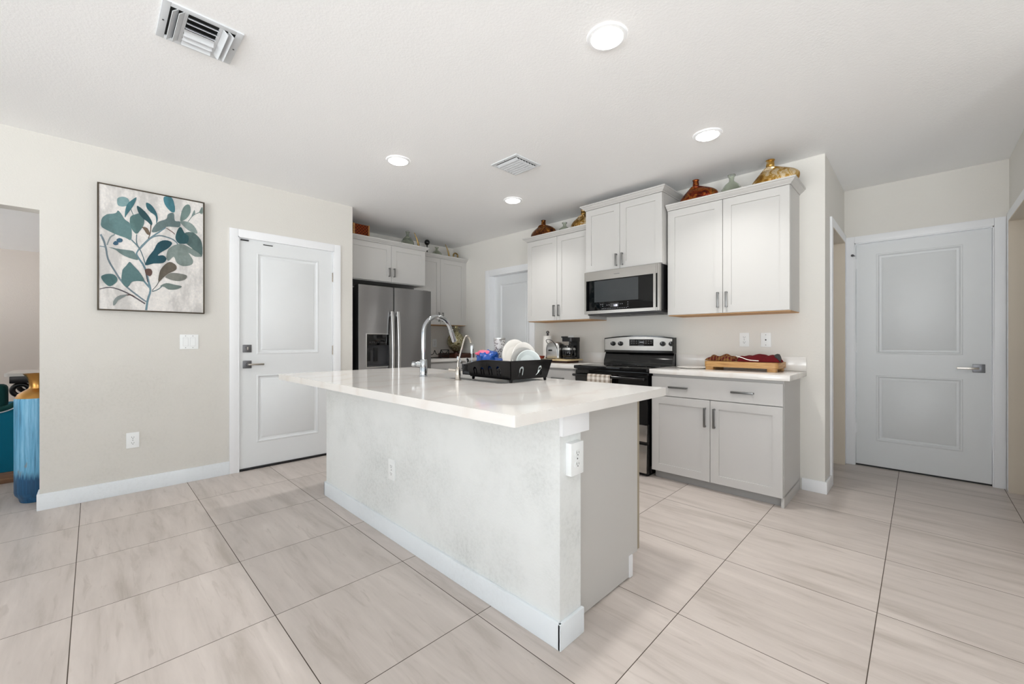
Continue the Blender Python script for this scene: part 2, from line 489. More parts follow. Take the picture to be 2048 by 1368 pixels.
class MB:
    def __init__(s):
        s.bm = bmesh.new()
        s.mi = 0
    def _f(s, vs):
        try:
            f = s.bm.faces.new(vs)
            f.material_index = s.mi
            f.smooth = True
            return f
        except ValueError:
            return None
    def v(s, p):
        return s.bm.verts.new(p)
    def hexa(s, P, bev=0.0, seg=2):
        """P: 8 points, bottom ring 0-3, top ring 4-7"""
        t = bmesh.new()
        vs = [t.verts.new(p) for p in P]
        for q in ((3, 2, 1, 0), (4, 5, 6, 7), (0, 1, 5, 4), (1, 2, 6, 5), (2, 3, 7, 6), (3, 0, 4, 7)):
            t.faces.new([vs[i] for i in q])
        bmesh.ops.recalc_face_normals(t, faces=t.faces)
        if bev > 0:
            bmesh.ops.bevel(t, geom=list(t.edges), offset=bev, segments=seg, profile=.6, affect='EDGES', clamp_overlap=True)
        s.merge(t)
        return s
    def merge(s, t, mat=None):
        mp = {}
        for vv in t.verts:
            mp[vv] = s.bm.verts.new(vv.co if mat is None else mat @ vv.co)
        for f in t.faces:
            s._f([mp[x] for x in f.verts])
        t.free()
    def box(s, a, b, bev=0.0, seg=2):
        (x0, y0, z0), (x1, y1, z1) = a, b
        return s.hexa([(x0, y0, z0), (x1, y0, z0), (x1, y1, z0), (x0, y1, z0), (x0, y0, z1), (x1, y0, z1), (x1, y1, z1), (x0, y1, z1)], bev, seg)
    def fbox(s, fr, x0, x1, z0, z1, d0, d1, bev=0.0, seg=2):
        P = fr.P
        return s.hexa([P(x0, z0, d0), P(x1, z0, d0), P(x1, z0, d1), P(x0, z0, d1), P(x0, z1, d0), P(x1, z1, d0), P(x1, z1, d1), P(x0, z1, d1)], bev, seg)
    def loft(s, rings, caps=True, closed=True):
        R = [[s.v(p) for p in r] for r in rings]
        n = len(R[0])
        for a, b in zip(R, R[1:]):
            for i in range(n if closed else n - 1):
                j = (i + 1) % n
                s._f([a[i], a[j], b[j], b[i]])
        if caps:
            s._f(R[0][::-1])
            s._f(R[-1])
        return s
    def lathe(s, prof, c=(0, 0, 0), n=32, sx=1.0, sy=1.0, mat=None, caps=True, shift=None):
        rings = []
        for k, (r, z) in enumerate(prof):
            ox = shift[k] if shift else 0.0
            rings.append([(Vector((c[0] + ox + r * sx * math.cos(2 * math.pi * i / n), c[1] + r * sy * math.sin(2 * math.pi * i / n), c[2] + z)) if mat is None
                           else mat @ Vector((ox + r * sx * math.cos(2 * math.pi * i / n), r * sy * math.sin(2 * math.pi * i / n), z))) for i in range(n)])
        return s.loft(rings, caps)
    def cyl(s, p0, p1, r0, r1=None, n=24, bev=0.0):
        p0, p1 = Vector(p0), Vector(p1)
        r1 = r0 if r1 is None else r1
        d = (p1 - p0)
        L = d.length
        q = d.to_track_quat('Z', 'Y').to_matrix().to_4x4()
        q.translation = p0
        pr = [(r0, 0), (r1, L)]
        if bev:
            pr = [(max(r0 - bev, 1e-4), 0), (r0, bev), (r1, L - bev), (max(r1 - bev, 1e-4), L)]
        return s.lathe(pr, n=n, mat=q)
    def tube(s, pts, r, n=14, caps=True):
        pts = [Vector(p) for p in pts]
        rs = r if isinstance(r, (list, tuple)) else [r] * len(pts)
        rings = []
        prev = None
        for i, p in enumerate(pts):
            t = (pts[min(i + 1, len(pts) - 1)] - pts[max(i - 1, 0)]).normalized()
            if prev is None:
                a = Vector((0, 0, 1)) if abs(t.z) < .9 else Vector((1, 0, 0))
                u = t.cross(a).normalized()
            else:
                u = (prev - t * prev.dot(t)).normalized()
            prev = u
            w = t.cross(u)
            rings.append([p + (u * math.cos(2 * math.pi * k / n) + w * math.sin(2 * math.pi * k / n)) * rs[i] for k in range(n)])
        return s.loft(rings, caps)
    def ball(s, c, r, sx=1, sy=1, sz=1, n=24):
        k = n // 2
        prof = [(max(r * math.sin(math.pi * i / k), 1e-4), -r * math.cos(math.pi * i / k) * sz) for i in range(k + 1)]
        return s.lathe(prof, c, n, sx, sy)
    def prism(s, pts, off):
        """flat polygon (3d points) pushed along off"""
        off = Vector(off)
        a = [Vector(p) for p in pts]
        return s.loft([a, [p + off for p in a]])
    def plate(s, outline, holes, thick, mat, bev=0.0):
        """2-D outline with holes (xy), thickness along +z, placed by mat"""
        cu = bpy.data.curves.new('tmp_plate', 'CURVE')
        cu.dimensions = '2D'
        cu.fill_mode = 'BOTH'
        cu.extrude = thick / 2
        for ring in [outline] + list(holes):
            sp = cu.splines.new('POLY')
            sp.points.add(len(ring) - 1)
            for p, q in zip(sp.points, ring):
                p.co = (q[0], q[1], 0, 1)
            sp.use_cyclic_u = True
        o = bpy.data.objects.new('tmp_plate', cu)
        me = bpy.data.meshes.new_from_object(o)
        t = bmesh.new()
        t.from_mesh(me)
        bmesh.ops.remove_doubles(t, verts=t.verts, dist=1e-6)
        bmesh.ops.recalc_face_normals(t, faces=t.faces)
        s.merge(t, mat @ Matrix.Translation((0, 0, thick / 2)))
        bpy.data.objects.remove(o)
        bpy.data.curves.remove(cu)
        bpy.data.meshes.remove(me)
        return s
    def panel(s, fr, x0, z0, w, h, t, cells=(), prof=((0, 0), (.006, -.006)), d=0.0, ch=.0015):
        """slab whose front (at depth d) carries recessed panels; cells are (xa, za, xb, zb) inside w x h"""
        xs = sorted({ch, w - ch} | {c[0] for c in cells} | {c[2] for c in cells})
        zs = sorted({ch, h - ch} | {c[1] for c in cells} | {c[3] for c in cells})
        P = lambda x, z, dd: fr.P(x0 + x, z0 + z, d + dd)
        def q(a, b, c_, e):
            s._f([s.v(a), s.v(b), s.v(c_), s.v(e)])
        for i in range(len(xs) - 1):
            for j in range(len(zs) - 1):
                xa, xb, za, zb = xs[i], xs[i + 1], zs[j], zs[j + 1]
                cx, cz = (xa + xb) / 2, (za + zb) / 2
                if any(c[0] < cx < c[2] and c[1] < cz < c[3] for c in cells):
                    continue
                q(P(xa, za, 0), P(xb, za, 0), P(xb, zb, 0), P(xa, zb, 0))
        for (xa, za, xb, zb) in cells:
            pr = list(prof)
            for (i0, d0), (i1, d1) in zip(pr, pr[1:]):
                A = [(xa + i0, za + i0), (xb - i0, za + i0), (xb - i0, zb - i0), (xa + i0, zb - i0)]
                B = [(xa + i1, za + i1), (xb - i1, za + i1), (xb - i1, zb - i1), (xa + i1, zb - i1)]
                for k in range(4):
                    l = (k + 1) % 4
                    q(P(*A[k], d0), P(*A[l], d0), P(*B[l], d1), P(*B[k], d1))
            i, dd = pr[-1]
            q(P(xa + i, za + i, dd), P(xb - i, za + i, dd), P(xb - i, zb - i, dd), P(xa + i, zb - i, dd))
        A = [(ch, ch), (w - ch, ch), (w - ch, h - ch), (ch, h - ch)]
        B = [(0, 0), (w, 0), (w, h), (0, h)]
        for k in range(4):
            l = (k + 1) % 4
            q(P(*B[k], -ch), P(*B[l], -ch), P(*A[l], 0), P(*A[k], 0))
            q(P(*B[k], -t), P(*B[l], -t), P(*B[l], -ch), P(*B[k], -ch))
        q(P(0, 0, -t), P(0, h, -t), P(w, h, -t), P(w, 0, -t))
        return s

def world_loc(o):
    p = Vector((0, 0, 0))
    while o is not None:
        p += o.location
        o = o.parent
    return p

def build(name, mb, mat, parent=None, origin=None, sharp=32, weld=True):
    """link the collected shapes as ONE mesh object"""
    bm = mb.bm
    if weld:
        bmesh.ops.remove_doubles(bm, verts=bm.verts, dist=1e-5)
    bmesh.ops.recalc_face_normals(bm, faces=bm.faces)
    off = Vector((0, 0, 0))
    if parent is not None:
        off = world_loc(parent)
    elif origin is None:
        xs = [v_.co for v_ in bm.verts]
        off = Vector(((min(c.x for c in xs) + max(c.x for c in xs)) / 2, (min(c.y for c in xs) + max(c.y for c in xs)) / 2, min(c.z for c in xs)))
    else:
        off = Vector(origin)
    for v_ in bm.verts:
        v_.co -= off
    me = bpy.data.meshes.new(name)
    bm.to_mesh(me)
    bm.free()
    for mm in (mat if isinstance(mat, (list, tuple)) else [mat]):
        me.materials.append(M[mm] if isinstance(mm, str) else mm)
    me.set_sharp_from_angle(angle=math.radians(sharp))
    o = bpy.data.objects.new(name, me)
    COL.objects.link(o)
    if parent is not None:
        o.parent = parent
    else:
        o.location = off
    return o

def tag(o, label, cat, group=None):
    o['label'] = label
    o['category'] = cat
    if group:
        o['group'] = group
    return o

def thing(name, label, cat, loc=(0, 0, 0), group=None):
    o = bpy.data.objects.new(name, None)
    o.empty_display_size = .1
    o.location = loc
    COL.objects.link(o)
    return tag(o, label, cat, group)

def struct(name, mb, mat, parent=None, **kw):
    o = build(name, mb, mat, parent, **kw)
    if parent is None:
        o['kind'] = 'structure'
    return o

def copy_thing(o, loc, label, rotz=None):
    """a thing and its parts, sharing mesh data"""
    c = o.copy()
    COL.objects.link(c)
    c.location = loc
    if rotz is not None:
        c.rotation_euler = (0, 0, rotz)
    c['label'] = label
    for ch in o.children:
        d = ch.copy()
        COL.objects.link(d)
        d.parent = c
        for g2 in ch.children:
            e = g2.copy()
            COL.objects.link(e)
            e.parent = d
    return c

def arc(c, r, a0, a1, n, ax=(1, 0, 0), ay=(0, 0, 1)):
    c, ax, ay = Vector(c), Vector(ax), Vector(ay)
    return [c + ax * (r * math.cos(a0 + (a1 - a0) * i / n)) + ay * (r * math.sin(a0 + (a1 - a0) * i / n)) for i in range(n + 1)]

def smooth(pts, n=6):
    P = [Vector(p) for p in pts]
    out = []
    for i in range(len(P) - 1):
        p0, p1, p2, p3 = P[max(i - 1, 0)], P[i], P[i + 1], P[min(i + 2, len(P) - 1)]
        for k in range(n):
            t = k / n
            out.append(.5 * ((2 * p1) + (p2 - p0) * t + (2 * p0 - 5 * p1 + 4 * p2 - p3) * t * t + (3 * p1 - p0 - 3 * p2 + p3) * t ** 3))
    out.append(P[-1])
    return out
PAINT_STEMS = [('7898a5',[(0.293,1.398),(0.295,1.419),(0.298,1.448),(0.302,1.476),(0.307,1.501),(0.314,1.527),(0.317,1.552),(0.316,1.573),(0.313,1.590),(0.308,1.612),(0.302,1.646),(0.295,1.687),(0.285,1.725),(0.271,1.758),(0.254,1.788),(0.242,1.810),(0.237,1.821),(0.236,1.823),(0.236,1.827),(0.239,1.838),(0.244,1.851),(0.253,1.868),(0.269,1.894),(0.288,1.923),(0.308,1.951),(0.327,1.973),(0.346,1.992),(0.364,2.010),(0.380,2.029),(0.395,2.045),(0.405,2.056),(0.401,2.064),(0.390,2.053),(0.376,2.036),(0.359,2.019),(0.341,2.001),(0.322,1.981),(0.302,1.959),(0.282,1.931),(0.262,1.901),(0.246,1.875),(0.237,1.857),(0.231,1.842),(0.227,1.830),(0.226,1.820),(0.228,1.813),(0.234,1.801),(0.246,1.778),(0.262,1.749),(0.275,1.718),(0.284,1.682),(0.291,1.641),(0.296,1.607),(0.301,1.584),(0.304,1.569),(0.305,1.553),(0.302,1.531),(0.295,1.505),(0.289,1.479),(0.285,1.450),(0.282,1.420),(0.280,1.400)]),
('7898a5',[(0.309,1.581),(0.298,1.597),(0.283,1.619),(0.272,1.635),(0.264,1.626),(0.275,1.610),(0.290,1.588),(0.301,1.572)]),
('8496a0',[(0.289,1.469),(0.275,1.481),(0.256,1.498),(0.235,1.518),(0.211,1.540),(0.187,1.565),(0.164,1.592),(0.146,1.623),(0.129,1.656),(0.114,1.688),(0.100,1.717),(0.089,1.743),(0.080,1.769),(0.075,1.795),(0.073,1.821),(0.070,1.844),(0.066,1.864),(0.063,1.882),(0.059,1.898),(0.053,1.916),(0.046,1.932),(0.042,1.943),(0.032,1.934),(0.037,1.923),(0.043,1.907),(0.049,1.891),(0.053,1.876),(0.056,1.859),(0.060,1.840),(0.063,1.817),(0.066,1.790),(0.071,1.763),(0.080,1.736),(0.092,1.709),(0.106,1.680),(0.121,1.648),(0.138,1.614),(0.158,1.583),(0.181,1.555),(0.206,1.530),(0.229,1.508),(0.251,1.488),(0.270,1.471),(0.284,1.460)]),
('6f6a70',[(0.032,1.536),(0.046,1.542),(0.066,1.549),(0.087,1.552),(0.107,1.550),(0.128,1.543),(0.148,1.534),(0.167,1.524),(0.186,1.513),(0.206,1.499),(0.232,1.480),(0.259,1.458),(0.278,1.443),(0.283,1.453),(0.263,1.468),(0.236,1.489),(0.210,1.508),(0.189,1.522),(0.170,1.533),(0.151,1.543),(0.130,1.551),(0.108,1.558),(0.087,1.560),(0.066,1.557),(0.045,1.549),(0.031,1.543)]),
('8fa3ab',[(0.065,1.855),(0.056,1.855),(0.043,1.855),(0.033,1.856),(0.032,1.849),(0.042,1.848),(0.055,1.847),(0.064,1.845)]),
('a3b0b2',[(0.074,1.865),(0.078,1.881),(0.084,1.903),(0.090,1.921),(0.098,1.933),(0.107,1.941),(0.114,1.948),(0.111,1.957),(0.104,1.950),(0.093,1.941),(0.084,1.927),(0.077,1.906),(0.071,1.884),(0.067,1.868)]),
('8299a3',[(0.253,1.861),(0.269,1.887),(0.292,1.923),(0.313,1.952),(0.330,1.968),(0.345,1.977),(0.361,1.983),(0.380,1.985),(0.400,1.982),(0.418,1.978),(0.433,1.974),(0.446,1.967),(0.456,1.960),(0.465,1.952),(0.471,1.942),(0.475,1.935),(0.482,1.942),(0.477,1.949),(0.470,1.960),(0.461,1.969),(0.450,1.977),(0.436,1.983),(0.420,1.988),(0.402,1.992),(0.381,1.995),(0.361,1.993),(0.344,1.987),(0.327,1.977),(0.309,1.959),(0.287,1.929),(0.263,1.893),(0.247,1.867)]),
('7a5a50',[(0.405,2.054),(0.416,2.047),(0.431,2.037),(0.444,2.028),(0.451,2.022),(0.454,2.017),(0.457,2.014),(0.460,2.018),(0.458,2.021),(0.454,2.026),(0.447,2.033),(0.434,2.042),(0.419,2.052),(0.407,2.059)]),
('5f7d86',[(0.229,1.974),(0.229,1.956),(0.228,1.931),(0.229,1.908),(0.234,1.891),(0.241,1.877),(0.248,1.862),(0.254,1.845),(0.260,1.827),(0.266,1.808),(0.271,1.785),(0.277,1.762),(0.281,1.745),(0.286,1.748),(0.282,1.765),(0.277,1.788),(0.271,1.811),(0.265,1.830),(0.259,1.849),(0.252,1.866),(0.246,1.881),(0.239,1.895),(0.235,1.911),(0.233,1.932),(0.234,1.957),(0.235,1.974)]),
('71878c',[(0.321,1.542),(0.331,1.546),(0.344,1.553),(0.356,1.561),(0.367,1.571),(0.376,1.582),(0.382,1.589),(0.379,1.595),(0.372,1.587),(0.363,1.577),(0.354,1.568),(0.342,1.560),(0.329,1.553),(0.320,1.549)]),
('6b6f70',[(0.322,1.551),(0.330,1.563),(0.341,1.580),(0.351,1.596),(0.357,1.610),(0.361,1.622),(0.363,1.631),(0.359,1.633),(0.357,1.624),(0.353,1.612),(0.347,1.599),(0.338,1.583),(0.327,1.567),(0.319,1.555)]),
('7a949c',[(0.200,1.925),(0.208,1.915),(0.219,1.902),(0.229,1.890),(0.237,1.878),(0.243,1.868),(0.247,1.860),(0.253,1.867),(0.249,1.874),(0.242,1.885),(0.235,1.897),(0.224,1.910),(0.213,1.923),(0.205,1.932)]),
('6a5a52',[(0.311,2.063),(0.310,2.048),(0.310,2.026),(0.308,2.005),(0.305,1.986),(0.300,1.967),(0.296,1.954),(0.301,1.953),(0.305,1.966),(0.310,1.985),(0.314,2.005),(0.316,2.026),(0.317,2.048),(0.318,2.064)]),
('7d5c4a',[(0.352,2.090),(0.343,2.067),(0.330,2.036),(0.321,2.013),(0.326,2.010),(0.336,2.033),(0.348,2.064),(0.358,2.087)]),
('7f9793',[(0.545,2.134),(0.553,2.150),(0.565,2.173),(0.579,2.193),(0.594,2.208),(0.612,2.220),(0.624,2.229),(0.622,2.233),(0.610,2.225),(0.593,2.212),(0.576,2.196),(0.562,2.176),(0.550,2.153),(0.541,2.136)]),
('6c8488',[(0.197,2.159),(0.201,2.146),(0.207,2.129),(0.211,2.116),(0.215,2.119),(0.211,2.131),(0.205,2.149),(0.201,2.162)]),
('5a4038',[(0.138,1.494),(0.155,1.498),(0.177,1.504),(0.196,1.506),(0.206,1.503),(0.213,1.498),(0.218,1.493),(0.222,1.500),(0.217,1.504),(0.209,1.511),(0.196,1.514),(0.177,1.512),(0.154,1.506),(0.138,1.502)]),
('56505a',[(0.278,1.712),(0.282,1.684),(0.288,1.644),(0.293,1.616),(0.298,1.618),(0.294,1.646),(0.288,1.686),(0.283,1.714)])]
PAINT_LEAVES = [('8fb3b6',[(0.124,2.199),(0.124,2.209),(0.125,2.219),(0.129,2.228),(0.138,2.235),(0.150,2.241),(0.161,2.243),(0.171,2.242),(0.181,2.237),(0.187,2.230),(0.191,2.222),(0.192,2.212),(0.190,2.203),(0.187,2.194),(0.182,2.186),(0.176,2.179),(0.168,2.174),(0.158,2.169),(0.150,2.167),(0.142,2.167),(0.135,2.168),(0.129,2.172),(0.126,2.180),(0.124,2.189)]),
('4a7f88',[(0.232,2.255),(0.226,2.254),(0.215,2.242),(0.205,2.230),(0.197,2.220),(0.188,2.209),(0.182,2.197),(0.176,2.184),(0.173,2.170),(0.170,2.154),(0.167,2.131),(0.166,2.105),(0.166,2.089),(0.169,2.091),(0.173,2.103),(0.179,2.116),(0.185,2.129),(0.192,2.143),(0.199,2.157),(0.205,2.169),(0.211,2.182),(0.217,2.197),(0.224,2.218),(0.230,2.241)]),
('6d9092',[(0.040,2.032),(0.040,2.042),(0.042,2.050),(0.045,2.060),(0.051,2.071),(0.060,2.082),(0.070,2.092),(0.085,2.099),(0.102,2.104),(0.115,2.110),(0.122,2.119),(0.125,2.128),(0.128,2.133),(0.133,2.131),(0.138,2.125),(0.144,2.116),(0.151,2.104),(0.158,2.088),(0.167,2.074),(0.178,2.065),(0.190,2.057),(0.199,2.040),(0.204,2.004),(0.205,1.960),(0.202,1.928),(0.193,1.923),(0.180,1.931),(0.167,1.938),(0.156,1.941),(0.144,1.944),(0.132,1.948),(0.120,1.952),(0.107,1.957),(0.093,1.964),(0.075,1.973),(0.056,1.983),(0.043,1.993),(0.038,2.006),(0.038,2.019)]),
('668a89',[(0.193,2.071),(0.194,2.083),(0.195,2.094),(0.199,2.104),(0.206,2.113),(0.216,2.120),(0.226,2.126),(0.236,2.133),(0.247,2.140),(0.256,2.141),(0.264,2.136),(0.270,2.125),(0.274,2.112),(0.276,2.098),(0.276,2.081),(0.274,2.063),(0.270,2.047),(0.263,2.030),(0.256,2.015),(0.248,2.000),(0.240,1.985),(0.232,1.978),(0.223,1.981),(0.215,1.991),(0.208,2.002),(0.203,2.014),(0.199,2.027),(0.196,2.040),(0.194,2.051),(0.193,2.061)]),
('2f5a62',[(0.233,2.191),(0.238,2.193),(0.246,2.189),(0.256,2.182),(0.267,2.171),(0.281,2.157),(0.293,2.141),(0.304,2.124),(0.314,2.105),(0.320,2.089),(0.323,2.076),(0.321,2.065),(0.317,2.060),(0.311,2.064),(0.302,2.074),(0.293,2.084),(0.282,2.092),(0.272,2.100),(0.262,2.110),(0.254,2.121),(0.247,2.133),(0.241,2.146),(0.236,2.162),(0.233,2.180)]),
('3c7480',[(0.286,2.228),(0.293,2.230),(0.304,2.227),(0.314,2.220),(0.324,2.209),(0.334,2.193),(0.342,2.177),(0.349,2.159),(0.353,2.139),(0.355,2.121),(0.353,2.102),(0.349,2.084),(0.346,2.078),(0.345,2.091),(0.345,2.115),(0.342,2.135),(0.334,2.146),(0.322,2.154),(0.311,2.161),(0.303,2.170),(0.295,2.179),(0.290,2.189),(0.286,2.203),(0.285,2.218)]),
('4f8c9a',[(0.393,2.301),(0.405,2.308),(0.422,2.312),(0.436,2.309),(0.444,2.298),(0.451,2.281),(0.455,2.261),(0.459,2.240),(0.460,2.216),(0.459,2.198),(0.454,2.190),(0.447,2.187),(0.439,2.190),(0.428,2.198),(0.416,2.211),(0.406,2.225),(0.399,2.237),(0.394,2.250),(0.391,2.263),(0.389,2.277),(0.389,2.291)]),
('74898a',[(0.320,2.007),(0.319,2.017),(0.323,2.033),(0.330,2.050),(0.338,2.066),(0.349,2.083),(0.361,2.098),(0.377,2.109),(0.393,2.118),(0.406,2.128),(0.411,2.141),(0.412,2.156),(0.416,2.168),(0.427,2.178),(0.441,2.185),(0.452,2.184),(0.455,2.168),(0.456,2.144),(0.459,2.126),(0.469,2.123),(0.483,2.126),(0.492,2.125),(0.495,2.112),(0.494,2.095),(0.489,2.081),(0.479,2.076),(0.466,2.075),(0.452,2.074),(0.437,2.072),(0.422,2.071),(0.406,2.065),(0.391,2.052),(0.376,2.036),(0.361,2.023),(0.346,2.013),(0.330,2.007)]),
('7f9793',[(0.492,2.133),(0.493,2.154),(0.497,2.185),(0.502,2.212),(0.509,2.234),(0.517,2.252),(0.526,2.265),(0.535,2.273),(0.546,2.276),(0.553,2.272),(0.558,2.258),(0.560,2.237),(0.559,2.216),(0.554,2.199),(0.547,2.183),(0.539,2.169),(0.531,2.156),(0.521,2.145),(0.512,2.137),(0.504,2.131),(0.496,2.127)]),
('7d8f8a',[(0.616,2.229),(0.621,2.246),(0.630,2.268),(0.637,2.278),(0.640,2.265),(0.641,2.239),(0.639,2.221),(0.631,2.217),(0.621,2.221)]),
('869a98',[(0.564,2.178),(0.568,2.196),(0.577,2.223),(0.584,2.240),(0.588,2.235),(0.589,2.220),(0.588,2.206),(0.580,2.193),(0.569,2.181)]),
('93a5a2',[(0.492,2.125),(0.502,2.132),(0.521,2.135),(0.539,2.134),(0.554,2.129),(0.569,2.120),(0.581,2.108),(0.593,2.089),(0.603,2.067),(0.605,2.052),(0.597,2.047),(0.582,2.049),(0.567,2.053),(0.553,2.060),(0.539,2.069),(0.526,2.080),(0.511,2.095),(0.497,2.112)]),
('5c7574',[(0.512,1.974),(0.508,1.995),(0.511,2.018),(0.519,2.035),(0.532,2.046),(0.550,2.052),(0.567,2.053),(0.580,2.051),(0.591,2.044),(0.602,2.033),(0.614,2.020),(0.626,2.002),(0.634,1.977),(0.638,1.939),(0.638,1.893),(0.634,1.863),(0.623,1.859),(0.608,1.870),(0.595,1.883),(0.586,1.895),(0.578,1.908),(0.567,1.923),(0.548,1.939),(0.527,1.956)]),
('2e5f66',[(0.462,1.991),(0.465,2.014),(0.472,2.041),(0.479,2.062),(0.485,2.075),(0.492,2.081),(0.499,2.081),(0.505,2.071),(0.512,2.055),(0.519,2.040),(0.529,2.031),(0.539,2.024),(0.546,2.015),(0.548,1.997),(0.545,1.977),(0.539,1.961),(0.530,1.953),(0.517,1.949),(0.505,1.947),(0.496,1.946),(0.487,1.946),(0.479,1.951),(0.471,1.961),(0.465,1.974)]),
('8d9c98',[(0.406,1.830),(0.408,1.849),(0.412,1.871),(0.419,1.891),(0.430,1.906),(0.443,1.920),(0.459,1.931),(0.474,1.939),(0.492,1.945),(0.512,1.944),(0.539,1.934),(0.570,1.917),(0.595,1.901),(0.613,1.888),(0.626,1.876),(0.630,1.867),(0.622,1.860),(0.605,1.856),(0.588,1.856),(0.571,1.865),(0.555,1.877),(0.546,1.880),(0.552,1.868),(0.565,1.847),(0.574,1.828),(0.576,1.813),(0.574,1.799),(0.567,1.788),(0.552,1.778),(0.531,1.771),(0.512,1.768),(0.497,1.771),(0.483,1.778),(0.472,1.788),(0.464,1.805),(0.459,1.826),(0.452,1.836),(0.441,1.827),(0.429,1.809),(0.419,1.798),(0.412,1.802),(0.408,1.814)]),
('1f5563',[(0.283,1.746),(0.282,1.760),(0.288,1.783),(0.296,1.805),(0.306,1.826),(0.318,1.847),(0.330,1.868),(0.338,1.890),(0.346,1.912),(0.355,1.930),(0.369,1.944),(0.384,1.954),(0.400,1.959),(0.416,1.959),(0.433,1.954),(0.442,1.945),(0.440,1.932),(0.431,1.915),(0.419,1.899),(0.405,1.885),(0.388,1.871),(0.374,1.858),(0.364,1.847),(0.357,1.837),(0.355,1.831),(0.362,1.831),(0.375,1.836),(0.387,1.837),(0.396,1.832),(0.404,1.823),(0.408,1.813),(0.405,1.801),(0.398,1.787),(0.387,1.777),(0.370,1.771),(0.349,1.768),(0.330,1.765),(0.311,1.756),(0.294,1.747)]),
('78908f',[(0.079,1.852),(0.093,1.852),(0.118,1.849),(0.144,1.847),(0.167,1.847),(0.190,1.847),(0.208,1.845),(0.218,1.839),(0.222,1.830),(0.226,1.820),(0.233,1.806),(0.240,1.791),(0.241,1.781),(0.230,1.779),(0.213,1.782),(0.196,1.787),(0.180,1.793),(0.164,1.800),(0.150,1.808),(0.137,1.818),(0.126,1.829),(0.115,1.838),(0.099,1.845),(0.083,1.850)]),
('3d6a84',[(0.121,1.914),(0.124,1.920),(0.130,1.925),(0.135,1.929),(0.141,1.929),(0.148,1.927),(0.152,1.924),(0.154,1.918),(0.153,1.910),(0.151,1.904),(0.146,1.899),(0.141,1.897),(0.135,1.895),(0.131,1.896),(0.127,1.898),(0.124,1.901),(0.122,1.904),(0.120,1.909)]),
('45708a',[(0.103,1.888),(0.106,1.893),(0.110,1.900),(0.115,1.904),(0.121,1.903),(0.126,1.900),(0.130,1.896),(0.131,1.891),(0.130,1.884),(0.128,1.878),(0.124,1.875),(0.120,1.873),(0.115,1.872),(0.111,1.872),(0.108,1.874),(0.105,1.876),(0.103,1.879),(0.102,1.883)]),
('5f8284',[(0.150,1.665),(0.151,1.678),(0.152,1.688),(0.155,1.698),(0.161,1.709),(0.169,1.721),(0.176,1.732),(0.182,1.744),(0.187,1.754),(0.193,1.759),(0.200,1.754),(0.208,1.742),(0.217,1.730),(0.227,1.717),(0.239,1.702),(0.250,1.685),(0.262,1.664),(0.273,1.640),(0.277,1.623),(0.269,1.618),(0.253,1.619),(0.238,1.619),(0.226,1.617),(0.215,1.614),(0.205,1.608),(0.196,1.593),(0.187,1.574),(0.179,1.565),(0.168,1.570),(0.157,1.585),(0.150,1.602),(0.147,1.622),(0.148,1.646)]),
('587f80',[(0.039,1.629),(0.044,1.639),(0.054,1.646),(0.065,1.652),(0.077,1.655),(0.090,1.657),(0.101,1.656),(0.111,1.650),(0.119,1.641),(0.124,1.631),(0.126,1.621),(0.125,1.610),(0.121,1.599),(0.112,1.586),(0.099,1.572),(0.087,1.564),(0.077,1.566),(0.068,1.574),(0.059,1.585),(0.050,1.599),(0.042,1.615)]),
('9aa5a4',[(0.103,1.425),(0.102,1.434),(0.103,1.450),(0.107,1.464),(0.113,1.476),(0.121,1.488),(0.132,1.497),(0.150,1.505),(0.169,1.510),(0.179,1.509),(0.169,1.498),(0.149,1.481),(0.132,1.466),(0.124,1.453),(0.120,1.442),(0.115,1.433),(0.110,1.427),(0.106,1.423)]),
('6e665a',[(0.358,1.623),(0.357,1.641),(0.360,1.671),(0.365,1.699),(0.370,1.719),(0.378,1.736),(0.387,1.752),(0.399,1.768),(0.412,1.782),(0.426,1.790),(0.440,1.789),(0.455,1.780),(0.465,1.770),(0.470,1.759),(0.470,1.745),(0.465,1.732),(0.453,1.720),(0.435,1.708),(0.419,1.697),(0.407,1.684),(0.397,1.672),(0.387,1.660),(0.376,1.643),(0.365,1.627)]),
('8b8d86',[(0.400,1.669),(0.406,1.680),(0.418,1.693),(0.432,1.703),(0.451,1.706),(0.472,1.707),(0.492,1.705),(0.510,1.703),(0.526,1.699),(0.536,1.693),(0.536,1.682),(0.530,1.668),(0.519,1.657),(0.503,1.649),(0.484,1.644),(0.465,1.643),(0.448,1.645),(0.432,1.649),(0.419,1.655),(0.409,1.659),(0.401,1.663)]),
('7d8d88',[(0.368,1.591),(0.375,1.600),(0.390,1.612),(0.406,1.620),(0.423,1.620),(0.441,1.616),(0.459,1.612),(0.477,1.610),(0.495,1.607),(0.504,1.602),(0.498,1.593),(0.482,1.582),(0.465,1.574),(0.450,1.571),(0.433,1.569),(0.419,1.570),(0.409,1.576),(0.401,1.583),(0.393,1.589),(0.382,1.590),(0.372,1.589)]),
('6b5048',[(0.280,1.713),(0.289,1.719),(0.301,1.722),(0.311,1.721),(0.317,1.715),(0.321,1.704),(0.322,1.694),(0.320,1.682),(0.315,1.670),(0.308,1.663),(0.300,1.665),(0.290,1.672),(0.283,1.681),(0.280,1.692),(0.278,1.704)]),
('7a6a5a',[(0.262,2.037),(0.270,2.039),(0.282,2.039),(0.293,2.034),(0.300,2.021),(0.306,2.002),(0.308,1.988),(0.305,1.982),(0.299,1.982),(0.293,1.985),(0.285,1.995),(0.278,2.010),(0.271,2.022),(0.266,2.029),(0.262,2.034)])]

# ================================================================== the room
XL = -4.289          # painting wall
YB = 3.90            # range wall
XF = -5.13           # wall behind the fridge
XC = -0.51           # corner where the range wall meets the corridor
YD = 5.03            # end wall of the corridor
XR = 0.50            # corridor right wall
WT = 0.13

